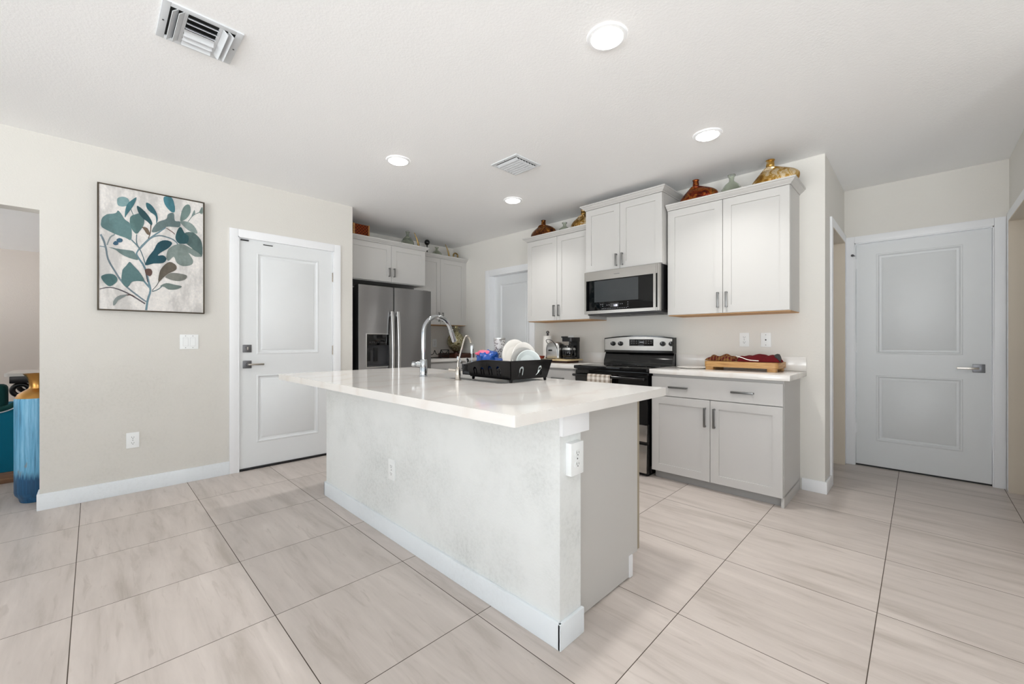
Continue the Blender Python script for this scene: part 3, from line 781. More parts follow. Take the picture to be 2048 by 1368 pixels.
def wall_with_hole(mb, axis, a0, a1, b0, b1, hole, z1=CEIL):
    """wall between b0..b1 thick, running a0..a1 along axis, with hole (h0, h1, zlo, zhi)"""
    def bx(p0, p1, q0, q1):
        if p1 - p0 < 1e-4 or q1 - q0 < 1e-4:
            return
        if axis == 'x':
            mb.box((p0, b0, q0), (p1, b1, q1))
        else:
            mb.box((b0, p0, q0), (b1, p1, q1))
    h0, h1, zl, zh = hole
    bx(a0, h0, 0, z1); bx(h1, a1, 0, z1); bx(h0, h1, zh, z1); bx(h0, h1, 0, zl)
    return mb

struct('floor', MB().box((-10.4, -4.6, -.1), (2.6, 6.6, 0)), 'floor', origin=(0, 0, 0))
struct('ceiling', MB().box((-10.4, -4.6, CEIL), (2.6, 6.6, CEIL + .1)), 'ceiling', origin=(0, 0, CEIL))

# painting wall with the garage door opening; header over the way to the side room
m_ = MB()
wall_with_hole(m_, 'y', -.259, 1.934, XL - WT, XL, (.897, 1.738, 0, 2.086))
m_.box((XL - WT, -2.4, 2.058), (XL, -.259, CEIL))
m_.box((XL - WT, SOUTH_Y, 0), (XL, -2.4, CEIL))
struct('wall_left', m_, 'wall_scuffed', origin=(XL, 0, 0))
struct('wall_alcove', MB().box((XF - WT, 1.804, 0), (XL - WT, 1.934, CEIL)), 'wall', origin=(XF, 1.8, 0))
struct('wall_fridge', MB().box((XF - WT, 1.934, 0), (XF, YB + WT, CEIL)), 'wall', origin=(XF, 2, 0))
struct('wall_back', wall_with_hole(MB(), 'x', XF, XC, YB, YB + WT, (-4.29, -3.515, 0, 2.074)), 'wall', origin=(-2, YB, 0))
struct('wall_corridor', wall_with_hole(MB(), 'y', YB + WT, YD, XC - WT, XC, (4.20, 4.95, 0, 2.085)), 'wall', origin=(XC, 4.5, 0))
struct('wall_end', wall_with_hole(MB(), 'x', XC - WT, XR + WT, YD, YD + WT, (-.434, .422, 0, 2.075)), 'wall', origin=(0, YD, 0))
struct('wall_right', wall_with_hole(MB(), 'y', 3.2, YD, XR, XR + WT, (4.05, 4.93, 0, 2.085)), 'wall', origin=(XR, 4, 0))
struct('wall_jog', MB().box((XR + WT, 3.2, 0), (2.3, 3.2 + WT, CEIL)), 'wall', origin=(1.4, 3.2, 0))
struct('wall_east', wall_with_hole(MB(), 'y', SOUTH_Y, 3.2 + WT, 2.3, 2.3 + WT, (-1.6, .4, .4, 2.2)), 'wall', origin=(2.3, 0, 0))
m_ = MB()
for (x0, x1, z0, z1) in ((XL - WT, -2.1, 0, CEIL), (-2.1, -.3, 2.22, CEIL), (-.3, -.1, 0, CEIL), (-.1, 2.1, 0, .1), (-.1, 2.1, 2.3, CEIL), (2.1, 2.3 + WT, 0, CEIL)):
    m_.box((x0, SOUTH_Y - WT, z0), (x1, SOUTH_Y, z1))
struct('wall_south', m_, 'wall', origin=(0, SOUTH_Y, 0))
# side room seen through the opening on the left
m_ = MB()
m_.box((-10.2, -4.3, 0), (-10.07, 1.6, CEIL))
m_.box((-10.2, 1.6, 0), (XL - WT, 1.73, CEIL))
struct('wall_side_room', m_, 'side_wall', origin=(-10.07, 0, 0))
m_ = MB()
for (x0, x1, z0, z1) in ((-10.2, -9.6, 0, CEIL), (-9.6, -5.4, 0, .9), (-9.6, -5.4, 2.1, CEIL), (-5.4, XL - WT, 0, CEIL)):
    m_.box((x0, SOUTH_Y - WT, z0), (x1, SOUTH_Y, z1))
struct('wall_side_south', m_, 'side_wall', origin=(-7, SOUTH_Y, 0))
# closets behind the two corridor openings
m_ = MB()
m_.box((-1.6, 4.03, 0), (-1.5, 5.16, CEIL)); m_.box((-1.5, 5.03, 0), (XC - WT, 5.16, CEIL))
struct('wall_closet', m_, 'wall', origin=(-1.5, 4.6, 0))
m_ = MB()
m_.box((1.5, 3.33, 0), (1.6, 5.16, CEIL)); m_.box((XR + WT, 5.03, 0), (1.5, 5.16, CEIL))
struct('wall_side_closet', m_, 'wall', origin=(1.5, 4.6, 0))
window_light('added_side_window', (-7.5, SOUTH_Y - .02, 1.5), (math.radians(90), 0, 0), 4.2, 1.2)  # unseen window, added to light the side room

# window frames behind the camera
def window_frame(name, x0, x1, z0, z1, n):
    m_ = MB()
    w = .06
    for (a, b_, c_, d_) in ((x0, x0 + w, z0, z1), (x1 - w, x1, z0, z1), (x0, x1, z0, z0 + w), (x0, x1, z1 - w, z1)):
        m_.box((a, SOUTH_Y - .09, c_), (b_, SOUTH_Y - .03, d_))
    for k in range(1, n):
        x = x0 + (x1 - x0) * k / n
        m_.box((x - .03, SOUTH_Y - .09, z0), (x + .03, SOUTH_Y - .03, z1))
    struct(name, m_, 'trim', origin=((x0 + x1) / 2, SOUTH_Y, z0))
window_frame('window_1', -2.1, -.3, 0, 2.22, 2)
window_frame('window_2', -.1, 2.1, .1, 2.3, 2)
m_ = MB()
for (a, b_, c_, d_) in ((-1.6, -1.54, .4, 2.2), (.34, .4, .4, 2.2), (-.63, -.57, .4, 2.2), (-1.6, .4, .4, .46), (-1.6, .4, 2.14, 2.2)):
    m_.box((2.33, a, c_), (2.39, b_, d_))
struct('added_window_4', m_, 'trim', origin=(2.36, -.6, .4))  # frame of the east window added for its light
window_frame('added_window_3', -9.6, -5.4, .9, 2.1, 3)  # frame of the added side-room window

# baseboards
m_ = MB()
m_.box((XL, -.272, 0), (XL + .013, .832, .112), .003)
m_.box((XL - WT - .013, -.272, 0), (XL, -.259, .112), .003)
struct('baseboard_left', m_, 'trim_scuffed', origin=(XL, .3, 0))
struct('baseboard_left_far', MB().box((XL, 1.80, 0), (XL + .013, 1.946, .112), .003), 'trim', origin=(XL, 1.87, 0))
m_ = MB()
m_.box((-.655, YB - .014, 0), (XC + .014, YB, .092), .003)
m_.box((XC, YB, 0), (XC + .014, 4.13, .092), .003)
struct('baseboard_back', m_, 'trim', origin=(-.55, YB, 0))

# door casings
def casing(name, fr, w, h, cw, t=.016, mat='trim', jamb=None, depth=.13):
    """frame round an opening w x h; fr at the opening's left foot on the wall face"""
    m_ = MB()
    m_.fbox(fr, -cw, 0, 0, h + cw, 0, t, .004)
    m_.fbox(fr, w, w + cw, 0, h + cw, 0, t, .004)
    m_.fbox(fr, 0, w, h, h + cw, 0, t, .004)
    j = .008
    m_.mi = 1 if jamb else 0
    m_.fbox(fr, -.004, j, 0, h, -depth, .0145)
    m_.fbox(fr, w - j, w + .004, 0, h, -depth, .0145)
    m_.fbox(fr, 0, w, h - j, h + .004, -depth, .0145)
    return struct(name, m_, [mat, jamb] if jamb else mat, origin=fr.P(w / 2, 0))
casing('trim_1', Fr((XL, .897, 0), (0, 1, 0)), .841, 2.086, .065)
casing('trim_2', Fr((-.434, YD, 0), (1, 0, 0)), .856, 2.075, .062, .02)
casing('trim_3', Fr((-4.29, YB, 0), (1, 0, 0)), .775, 2.074, .075)
casing('trim_4', Fr((XC, 4.20, 0), (0, 1, 0)), .75, 2.085, .07, jamb='jamb')
casing('trim_5', Fr((XR, 4.93, 0), (0, -1, 0)), .88, 2.085, .07, jamb='jamb')

DOOR_PROF = ((0, 0), (.005, .004), (.012, .004), (.022, -.010), (.036, -.011), (.052, -.002))
def room_door(name, fr, w, h, cells, mat='door'):
    o = struct(name, MB().panel(fr, 0, 0, w, h, .04, cells, DOOR_PROF), mat, origin=fr.P(w / 2, 0, -.02))
    return o
def door_lever(door, fr, x, z, way, deadbolt=None):
    h_ = build('handle', MB().fbox(fr, x - .034, x + .034, z - .034, z + .034, 0, .009, .002).cyl(fr.P(x, z, .009), fr.P(x, z, .045), .012), 'hardware', door)
    build('lever', MB().fbox(fr, min(x, x + way * .125), max(x, x + way * .125), z - .008, z + .008, .038, .05, .003), 'brushed_nickel', h_)
    if deadbolt:
        d_ = build('deadbolt', MB().fbox(fr, x - .034, x + .034, deadbolt - .034, deadbolt + .034, 0, .009, .002).cyl(fr.P(x, deadbolt, .009), fr.P(x, deadbolt, .016), .016), 'hardware', door)
        build('thumb_turn', MB().fbox(fr, x - .004, x + .004, deadbolt - .015, deadbolt + .015, .016, .03, .002), 'brushed_nickel', d_)
def hinges(door, fr, x, zs, mat='brushed_nickel'):
    for z in zs:
        build('hinge', MB().cyl(fr.P(x, z - .05, .006), fr.P(x, z + .05, .006), .007, n=12).fbox(fr, x - .012, x + .012, z - .045, z + .045, .0, .003), mat, door)

f1 = Fr((XL - .009, .906, .02), (0, 1, 0))
d1 = room_door('door_1', f1, .823, 2.058, [(.139, 1.02, .684, 1.945), (.139, .217, .684, .832)])
door_lever(d1, f1, .063, .93, 1, 1.073)
hinges(d1, f1, .829, (1.795, 1.048, .30))
build('sweep', MB().box((XL - .05, .9, .001), (XL + .004, 1.735, .019), .002), 'black_plastic', d1)
build('sensor', MB().fbox(f1, .012, .075, 2.036, 2.048, 0, .012, .003).fbox(f1, .19, .27, 2.022, 2.030, 0, .006, .002), 'ink', d1)

f2 = Fr((-.424, YD + .012, .014), (1, 0, 0))
d2 = room_door('door_2', f2, .836, 2.05, [(.142, 1.03, .68, 1.945), (.142, .232, .68, .833)])
door_lever(d2, f2, .767, .924, -1)
hinges(d2, f2, -.005, (1.87, 1.085, .335), 'trim')
build('door_stop', MB().cyl(f2.P(-.005, 1.945, .01), f2.P(-.02, 1.945, .055), .005).cyl(f2.P(-.02, 1.945, .055), f2.P(-.023, 1.945, .065), .011), 'hardware', d2)
build('sweep', MB().box((-.432, YD + .014, .001), (.42, YD + .05, .013), .001), 'ink', d2)
build('strike_plate', MB().fbox(f2, .842, .850, .885, .96, -.006, .004), 'ink', d2)

f3 = Fr((-4.281, YB + .085, .012), (1, 0, 0))
d3 = room_door('door_3', f3, .757, 2.052, [(.12, 1.03, .637, 1.94), (.12, .232, .637, .833)])
# slabs closing the two side openings of the corridor
f4 = Fr((XC - .09, 4.203, .012), (0, 1, 0))
room_door('door_4', f4, .744, 2.06, [(.12, 1.03, .61, 1.945), (.12, .232, .61, .833)])
f5 = Fr((XR + .09, 4.927, .012), (0, -1, 0))
room_door('door_5', f5, .874, 2.06, [(.14, 1.03, .72, 1.945), (.14, .232, .72, .833)])

# ================================================================== ceiling fixtures
def recessed_light(label, x, y, lit=True):
    t = thing('recessed_light', label, 'ceiling light', (x, y, CEIL), 'recessed lights in the kitchen ceiling')
    build('trim_ring', MB().lathe([(.070, -.002), (.074, -.010), (.088, -.008), (.093, -.001)], (x, y, CEIL), 40, caps=False), 'trim', t)
    build('lens', MB().lathe([(.0715, -.001), (.0705, -.012), (.06, -.018), (.035, -.022), (.0005, -.024)], (x, y, CEIL), 40), 'lamp_lens', t)
    l = bpy.data.lights.new('lamp', 'AREA')
    l.shape = 'DISK'
    l.size = .13
    l.energy = LAMP_W
    l.color = LAMP_COLOR
    l.spread = math.radians(118)
    lo = bpy.data.objects.new('lamp', l)
    COL.objects.link(lo)
    lo.parent = t
    lo.location = (0, 0, -.026)
    return t
LX0, LX1, LY0, LY1 = -2.925, -1.041, 1.688, 2.977
recessed_light('biggest lit recessed ceiling light, nearest the camera above the island end', LX1, LY0)
recessed_light('lit recessed ceiling light before the cabinet with the big gold vase', LX1, LY1)
recessed_light('lit recessed ceiling light above the island end facing the fridge', LX0, LY0)
recessed_light('lit recessed ceiling light just behind the small ceiling vent', LX0, LY1)
def ceiling_vent(label, x, y, rot, size=.285, closed=False):
    t = thing('ceiling_vent', label, 'vent', (0, 0, 0), 'supply vents in the ceiling')
    h, fw = size / 2, .028
    m_ = MB()
    for a, b_ in (((-h, -h), (h, -h + fw)), ((-h, h - fw), (h, h)), ((-h, -h + fw), (-h + fw, h - fw)), ((h - fw, -h + fw), (h, h - fw))):
        m_.box((a[0], a[1], -.007), (b_[0], b_[1], 0), .0015)
    if not closed:
        for yy in (-.062, .062):
            m_.box((-h + fw, yy - .006, -.007), (h - fw, yy + .006, 0))
    fm = build('frame', m_, 'vent_metal', t)
    for yy in (-h + .014, h - .014):
        build('screw', MB().cyl((0, yy, -.009), (0, yy, -.006), .004, n=10), 'hardware', fm)
    build('duct_shade', MB().box((-h + fw - .004, -h + fw - .004, -.0015), (h - fw + .004, h - fw + .004, -.0005)), 'dark_gap', t)  # thin dark sheet painted as the shade behind the louvers
    def blade(px, py, along, ln, ang, w=.03):
        m2 = MB()
        c, s_ = math.cos(ang), math.sin(ang)
        def pt(l_, a, b_):
            q = a * c - b_ * s_
            z = a * s_ + b_ * c
            return (px + (l_ if along == 'x' else q), py + (q if along == 'x' else l_), -.013 + z)
        k, hw, th = ln / 2, w / 2, .001
        m2.hexa([pt(-k, -hw, -th), pt(k, -hw, -th), pt(k, hw, -th), pt(-k, hw, -th), pt(-k, -hw, th), pt(k, -hw, th), pt(k, hw, th), pt(-k, hw, th)])
        build('louver', m2, 'vent_metal', t)
    # side blades throw air out to both ends, the middle ones split front and back
    L = 2 * (h - fw)
    if closed:
        for k in range(7):
            blade(0, -L / 2 + .020 + k * (L - .036) / 6, 'x', L - .006, -.42, .027)
    else:
        for yy in (-.100, -.078):
            blade(0, yy, 'x', L, .75)
        for yy in (.078, .100):
            blade(0, yy, 'x', L, -.75)
        for k in range(6):
            blade(-L / 2 + .018 + k * (L - .036) / 5, 0, 'y', .112, .7 if k < 3 else -.7)
    t.location = (x, y, CEIL)
    t.rotation_euler = (0, 0, rot)
    return t
ceiling_vent('white ceiling vent with dark open louvers near the painting wall', -2.374, .347, math.pi, .29)
ceiling_vent('small white ceiling vent with closed looking louvers between the recessed lights', -2.321, 2.397, 0, .285, True)

# ================================================================== cabinets
SHAKER = ((0, 0), (.0008, -.0085))
def pull(parent, fr, x, z, vertical, ln=.13, d=0.0, mat='pull'):
    m_ = MB()
    h = ln / 2
    if vertical:
        m_.fbox(fr, x - .008, x + .008, z - h, z + h, d + .022, d + .030, .0015)
        for zz in (z - h + .006, z + h - .006):
            m_.fbox(fr, x - .005, x + .005, zz - .006, zz + .006, d - .001, d + .024, .001)
    else:
        m_.fbox(fr, x - h, x + h, z - .008, z + .008, d + .022, d + .030, .0015)
        for xx in (x - h + .006, x + h - .006):
            m_.fbox(fr, xx - .006, xx + .006, z - .005, z + .005, d - .001, d + .024, .001)
    return build('handle', m_, mat, parent)

def crown(mb, fr, x0, x1, z, depth, lret, rret, up=.046, out=.042):
    prof = [(.0, 0), (.006, 0), (.008, .006), (.012, .010), (.022, .016), (.032, .026), (.036, .032), (out, .034), (out, up), (out - .014, up), (-.01, up), (-.01, 0)]
    path = []
    R = []
    for (p, q) in prof:
        pts = []
        if lret:
            pts += [fr.P(x0 - p, z + q, -depth), fr.P(x0 - p, z + q, p)]
        else:
            pts += [fr.P(x0, z + q, p)]
        if rret:
            pts += [fr.P(x1 + p, z + q, p), fr.P(x1 + p, z + q, -depth)]
        else:
            pts += [fr.P(x1, z + q, p)]
        R.append(pts)
    n = len(R[0])
    rings = [[R[k][i] for k in range(len(prof))] for i in range(n)]
    return mb.loft(rings)

def wall_cabinet(label, fr, w, h, depth, split, crown_l, crown_r, filler=0.0, mat='cabinet', hz=None, hl=.125, bottom='raw_wood', ret_depth=None):
    """doors meet at split; fr at the doors' lower left front corner"""
    t = thing('wall_cabinet', label, 'cabinet', fr.P(w / 2, 0, -depth / 2), 'grey shaker wall cabinets')
    DT = .020
    build('body', MB().fbox(fr, 0, w, .001, h, -depth, -DT - .002), mat, t)
    build('bottom_panel', MB().fbox(fr, .002, w - .002, -.006, .001, -depth, -DT - .004), bottom, t)
    g_ = .0017
    for (a, b_, hx) in ((g_, split - g_, split - .032), (split + g_, w - filler - g_, split + .032)):
        d_ = build('door', MB().panel(fr, a, .002, b_ - a, h - .004, DT, [(.062, .062, b_ - a - .062, h - .066)], SHAKER), mat, t)
        zc = (hz if hz is not None else .045 + hl / 2)
        pull(d_, fr, hx, zc, True, hl)
    if filler:
        build('filler_strip', MB().fbox(fr, w - filler, w, 0, h, -DT, -.004), mat, t)
    build('crown_moulding', crown(MB(), fr, 0, w, h, depth, crown_l, crown_r), mat, t)
    return t

fr_r = Fr((-1.588, 3.57, 1.387), (1, 0, 0))
wall_cabinet('bright grey two-door wall cabinet beside the corridor, topped by the copper and big gold vases', fr_r, .916, .920, YB - 3.57, .456, False, True)
fr_m = Fr((-2.405, 3.50, 1.848), (1, 0, 0))
wall_cabinet('raised grey two-door wall cabinet above the microwave, standing higher than its neighbours', fr_m, .80, .624, YB - 3.50, .385, True, True, hz=.085, hl=.115, bottom='cabinet')
fr_l = Fr((-3.268, 3.57, 1.387), (1, 0, 0))
wall_cabinet('grey two-door wall cabinet beside the white pantry door, above paper towels and coffee maker', fr_l, .861, .925, YB - 3.57, .437, True, False)
fr_f = Fr((-4.52, 1.985, 1.866), (0, 1, 0))
wall_cabinet('shallow grey two-door cabinet directly above the steel refrigerator', fr_f, 1.01, .446, XF * -1 - 4.52, .533, False, True, hz=.115, hl=.105, bottom='cabinet')
fr_c = Fr((-4.80, 3.0, 1.39), (0, 1, 0))
wall_cabinet('shaded grey two-door wall cabinet in the corner beside the refrigerator', fr_c, .90, .932, XF * -1 - 4.80, .432, False, False, filler=.03)

def base_cabinet(label, fr, w, depth, split, drawer_pulls, mat='cabinet_base', end_right=True):
    t = thing('base_cabinet', label, 'cabinet', fr.P(w / 2, 0, -depth / 2), 'grey shaker base cabinets')
    DT = .02
    build('body', MB().fbox(fr, 0, w, .075, .885, -depth, -DT - .002).fbox(fr, w - .018, w, 0, .08, -depth, -DT - .002).fbox(fr, 0, .018, 0, .08, -depth, -.075), mat, t)
    build('toe_kick', MB().fbox(fr, .018, w - .018, 0, .076, -.07, -.055), 'toe', t)
    dr = build('drawer', MB().panel(fr, .001, .706, w - .004, .158, DT), mat, t)
    for x in drawer_pulls:
        pull(dr, fr, x, .782, False, .15)
    for (a, b_, hx) in ((.001, split - .0017, split - .034), (split + .0017, w - .004, split + .034)):
        d_ = build('door', MB().panel(fr, a, .07, b_ - a, .630, DT, [(.062, .062, b_ - a - .062, .568)], SHAKER), mat, t)
        pull(d_, fr, hx, .568, True, .15)
    return t
base_cabinet('grey base cabinet with wide two-handled drawer, beside the range under the cutting board', Fr((-1.624, 3.34, 0), (1, 0, 0)), .957, YB - 3.34, .474, (.228, .702))
base_cabinet('grey base cabinet beside the range under the coffee maker', Fr((-3.27, 3.34, 0), (1, 0, 0)), .855, YB - 3.34, .43, (.2, .64))
base_cabinet('grey base cabinet in the corner beside the refrigerator, mostly hidden behind the island', Fr((-4.50, 2.98, 0), (0, 1, 0)), .915, -XF - 4.503, .46, (.24, .66))

def countertop(label, x0, x1, y0, y1, splash):
    t = thing('countertop', label, 'countertop', ((x0 + x1) / 2, (y0 + y1) / 2, .888), 'white quartz worktops along the walls')
    build('slab', MB().box((x0, y0, .8865), (x1, y1, .925), .003), 'quartz', t)
    m_ = MB()
    for a, b_ in splash:
        m_.box(a, b_, .002)
    build('backsplash', m_, 'quartz', t, weld=False)
    return t
countertop('white quartz worktop beside the range carrying the wooden cutting board', -1.634, -.625, 3.315, YB, [((-1.634, YB - .016, .925), (-.625, YB, 1.035))])
countertop('white quartz worktop beside the range carrying paper towels and coffee maker', -3.29, -2.395, 3.315, YB, [((-3.29, YB - .016, .925), (-2.395, YB, 1.035))])
countertop('white quartz worktop in the corner beside the refrigerator', XF, -4.475, 2.96, YB, [((XF, 2.96, .925), (XF + .016, YB, 1.035)), ((XF + .016, YB - .016, .925), (-4.475, YB, 1.035))])

# ================================================================== island
t = thing('kitchen_island', 'white kitchen island with scuffed plaster back and grey cabinet end', 'kitchen island', (-2.08, 1.6, 0))
IX0, IX1, IY0 = -3.187, -.966, 1.236
build('back_wall', MB().box((IX0, IY0, 0), (IX1, IY0 + .135, .8865)), 'island_wall', t)
m_ = MB()
m_.box((IX0 - .013, IY0 - .014, 0), (IX1 + .013, IY0, .1), .003)
m_.box((IX1, IY0 - .014, 0), (IX1 + .014, IY0 + .14, .1), .003)
m_.box((IX0 - .014, IY0 - .014, 0), (IX0, IY0 + .14, .1), .003)
build('baseboard', m_, 'trim_scuffed', t)
build('support_cap', MB().box((IX1 - .002, IY0 - .001, .80), (IX1 + .014, IY0 + .175, .8865), .002), 'trim', t)
SX = -1.012
m_ = MB()
prof = [(1.371, .006), (1.862, .006), (1.862, .105), (1.925, .105), (1.925, .8865), (1.371, .8865)]
m_.prism([(SX, y, z) for y, z in prof], (-.018, 0, 0))
build('side_panel', m_, 'cabinet', t)
m_ = MB()
m_.prism([(IX0 + .04, y, z) for y, z in prof], (.018, 0, 0))
build('side_panel', m_, 'cabinet', t)
for (a, b_, zt) in ((IX0 + .058, -2.505, .885), (-2.505, -1.605, .64), (-1.605, SX - .018, .885)):
    build('carcass', MB().box((a, 1.371, .105), (b_, 1.92, zt)), 'cabinet', t)
build('toe_kick', MB().box((IX0 + .058, 1.84, 0), (SX - .004, 1.856, .105)).box((SX - .004, 1.84, .004), (SX + .006, 1.868, .108)), 'trim', t)
fk = Fr((SX - .004, 1.948, .105), (-1, 0, 0))
KW = (SX - .004 - IX0 - .04) / 5
for k in range(5):
    d_ = build('door', MB().panel(fk, k * KW + .0015, .003, KW - .003, .765, .02, [(.06, .06, KW - .063, .705)], SHAKER), 'cabinet_base', t)
    pull(d_, fk, k * KW + (KW - .04 if k % 2 == 0 else .04), .68, True, .13)
build('door_edge', MB().box((SX - .003, 1.927, .11), (SX - .001, 1.947, .868)), 'edge_tan', t)

CX0, CX1, CY0, CY1 = -3.27, -.909, .932, 2.03
def rrect(x0, y0, x1, y1, r, n=6):
    pts = []
    for (cx, cy, a) in ((x1 - r, y0 + r, -90), (x1 - r, y1 - r, 0), (x0 + r, y1 - r, 90), (x0 + r, y0 + r, 180)):
        for k in range(n + 1):
            q = math.radians(a + 90 * k / n)
            pts.append((cx + r * math.cos(q), cy + r * math.sin(q)))
    return pts
SK = (-2.47, 1.575, -1.64, 1.93)
t = thing('island_countertop', 'large white quartz island worktop with a sink cutout and deep overhang', 'countertop', (-2.09, 1.48, .8865))
build('slab', MB().plate(rrect(CX0, CY0, CX1, CY1, .006), [rrect(*SK, .03)], .0385, Matrix.Translation((0, 0, .8865))), 'quartz', t)

t = thing('kitchen_sink', 'undermount stainless steel sink set in the island worktop', 'sink', (-2.05, 1.75, .66))
x0, y0, x1, y1 = SK
e = .004
rings = []
for (g_, z) in ((-.02, .8855), (e, .8855), (e + .004, .70), (.03, .672), (.06, .668)):
    rings.append([(x, y, z) for x, y in rrect(x0 + g_ - .004, y0 + g_ - .004, x1 - g_ + .004, y1 - g_ + .004, max(.03 - .0 * g_, .01))])
build('basin', MB().loft(rings, caps=False).prism([(x, y, .668) for x, y in rrect(x0 + .056, y0 + .056, x1 - .056, y1 - .056, .03)], (0, 0, -.002)), 'handle_steel', t)
build('drain', MB().lathe([(.045, .6685), (.045, .6715), (.03, .6705), (.028, .669)], (-2.05, 1.76, 0)), 'chrome', t)

# ================================================================== faucet and filter tap
fx_, fy_ = -2.352, 1.545
t = thing('kitchen_faucet', 'tall chrome gooseneck faucet standing on the island worktop', 'faucet', (fx_, fy_, .925))
build('base', MB().lathe([(.0275, 0), (.0275, .004), (.0245, .008), (.0245, .108), (.022, .112), (.015, .114)], (fx_, fy_, .925), 28), 'chrome', t)
pts = [(fx_, fy_, 1.035), (fx_, fy_, 1.12), (fx_, fy_, 1.215)] + [tuple(p) for p in arc((fx_, fy_ + .112, 1.215), .112, math.pi, math.radians(18), 18, (0, 1, 0), (0, 0, 1))][1:]
last = Vector(pts[-1]); dirn = (last - Vector(pts[-2])).normalized()
pts.append(tuple(last + dirn * .02))
build('spout', MB().tube(pts, .0148, 18), 'chrome', t)
p0 = last + dirn * .012
build('spray_head', MB().cyl(p0, p0 + dirn * .09, .0165, .0172, 20, .003), 'chrome', t)
hb = Vector((fx_, fy_, 1.006))
hd = Vector((-.55, -.62, .02)).normalized()
build('handle', MB().cyl(hb, hb + hd * .048, .0165, .0165, 20, .003).cyl(hb + hd * .048, hb + hd * .052, .0145, .0145, 20).cyl(hb + hd * .052, hb + hd * .078, .0165, .0155, 20, .004), 'chrome', t)

tx_, ty_ = -1.968, 1.533
t = thing('water_tap', 'slim brushed filtered-water tap with bent neck beside the dish rack', 'faucet', (tx_, ty_, .925))
build('base', MB().lathe([(.021, 0), (.021, .004), (.0145, .006), (.0165, .03), (.0155, .055), (.0105, .075), (.007, .08)], (tx_, ty_, .925), 24), 'brushed_nickel', t)
sp = smooth([(tx_, ty_, 1.0), (tx_, ty_ + .002, 1.035), (tx_ + .001, ty_ + .010, 1.06), (tx_ + .004, ty_ + .034, 1.14), (tx_ + .006, ty_ + .047, 1.178), (tx_ + .008, ty_ + .062, 1.191), (tx_ + .010, ty_ + .080, 1.178), (tx_ + .012, ty_ + .092, 1.150)], 5)
build('spout', MB().tube(sp, .0056, 12), 'brushed_nickel', t)
hb = Vector((tx_, ty_, .985))
hd = Vector((-.75, -.6, .08)).normalized()
build('handle', MB().tube([hb, hb + hd * .03, hb + hd * .055], [.006, .0055, .007], 12), 'brushed_nickel', t)

# ================================================================== refrigerator
t = thing('refrigerator', 'dark stainless side-by-side refrigerator with ice and water dispenser', 'refrigerator', (-4.68, 2.47, 0))
build('case', MB().box((-5.06, 2.012, .02), (-4.378, 2.93, 1.755), .004).box((-4.42, 2.03, .0), (-4.39, 2.91, .06)), 'fridge_side', t)
ff = Fr((-4.305, 2.005, 0), (0, 1, 0))
def fridge_door(y0, y1, hole=None):
    """slightly bowed steel front, optional opening (ya, yb, za, zb)"""
    m_ = MB()
    z0, z1, T, B = .065, 1.775, .068, .010
    w = y1 - y0
    ys = sorted({0, .003, w - .003, w} | {w * k / 14 for k in range(1, 14)} | ({hole[0] - y0, hole[1] - y0} if hole else set()))
    zs = sorted({z0, z0 + .003, z1 - .003, z1} | ({hole[2], hole[3]} if hole else set()))
    def P(y, z):
        q = min(y, w - y)
        d = B * (1 - (2 * y / w - 1) ** 2)
        if q < .002 or z < z0 + .002 or z > z1 - .002:
            d -= .003
        return ff.P(y0 - 2.005 + y, z, d)
    for i in range(len(ys) - 1):
        for j in range(len(zs) - 1):
            cy, cz = (ys[i] + ys[i + 1]) / 2 + y0, (zs[j] + zs[j + 1]) / 2
            if hole and hole[0] < cy < hole[1] and hole[2] < cz < hole[3]:
                continue
            m_.mi = 1 if i in (0, len(ys) - 2) else 0  # edge columns coloured dark so the door seam looks shaded
            m_._f([m_.v(P(ys[i], zs[j])), m_.v(P(ys[i + 1], zs[j])), m_.v(P(ys[i + 1], zs[j + 1])), m_.v(P(ys[i], zs[j + 1]))])
    X0, X1 = -4.308, -4.308 - T
    m_.mi = 1
    for (ya, za, yb, zb) in ((y0, z0, y1, z0), (y1, z0, y1, z1), (y1, z1, y0, z1), (y0, z1, y0, z0)):
        m_._f([m_.v((X0, ya, za)), m_.v((X0, yb, zb)), m_.v((X1, yb, zb)), m_.v((X1, ya, za))])
    return build('door', m_, ['fridge_steel', 'fridge_side'], t, sharp=20)
DH = (2.094, 2.372, .872, 1.238)
dl = fridge_door(2.005, 2.4225, DH)
dr = fridge_door(2.433, 2.936)
# dispenser: bezel, black control strip, cavity with two paddles and a tray
bz = MB()
for (a, b_, c_, d_) in ((DH[0] - .006, DH[0] + .004, DH[2] - .006, DH[3] + .006), (DH[1] - .004, DH[1] + .006, DH[2] - .006, DH[3] + .006), (DH[0], DH[1], DH[3] - .004, DH[3] + .006), (DH[0], DH[1], DH[2] - .006, DH[2] + .004)):
    bz.box((-4.312, a, c_), (-4.294, b_, d_), .002)
dp = build('dispenser', bz, 'handle_steel', dl)
build('control_strip', MB().box((-4.33, DH[0] + .003, 1.115), (-4.302, DH[1] - .003, DH[3] - .003), .002), 'black_gloss', dp)
ic = MB()
for k in range(9):
    y = DH[0] + .045 + k * .0235
    ic.box((-4.3022, y - .006, 1.142 + .004 * (k % 2)), (-4.3012, y + .006, 1.146 + .004 * (k % 2)))
    if k % 2 == 0:
        ic.box((-4.3022, y - .004, 1.150), (-4.3012, y + .002, 1.156))
build('icons', ic, 'hardware', dp)
m_ = MB()
m_.box((-4.372, DH[0], DH[2]), (-4.368, DH[1], 1.116))
m_.box((-4.37, DH[0] - .002, DH[2]), (-4.31, DH[0] + .003, 1.116)); m_.box((-4.37, DH[1] - .003, DH[2]), (-4.31, DH[1] + .002, 1.116))
build('cavity', m_, 'charcoal_plastic', dp)
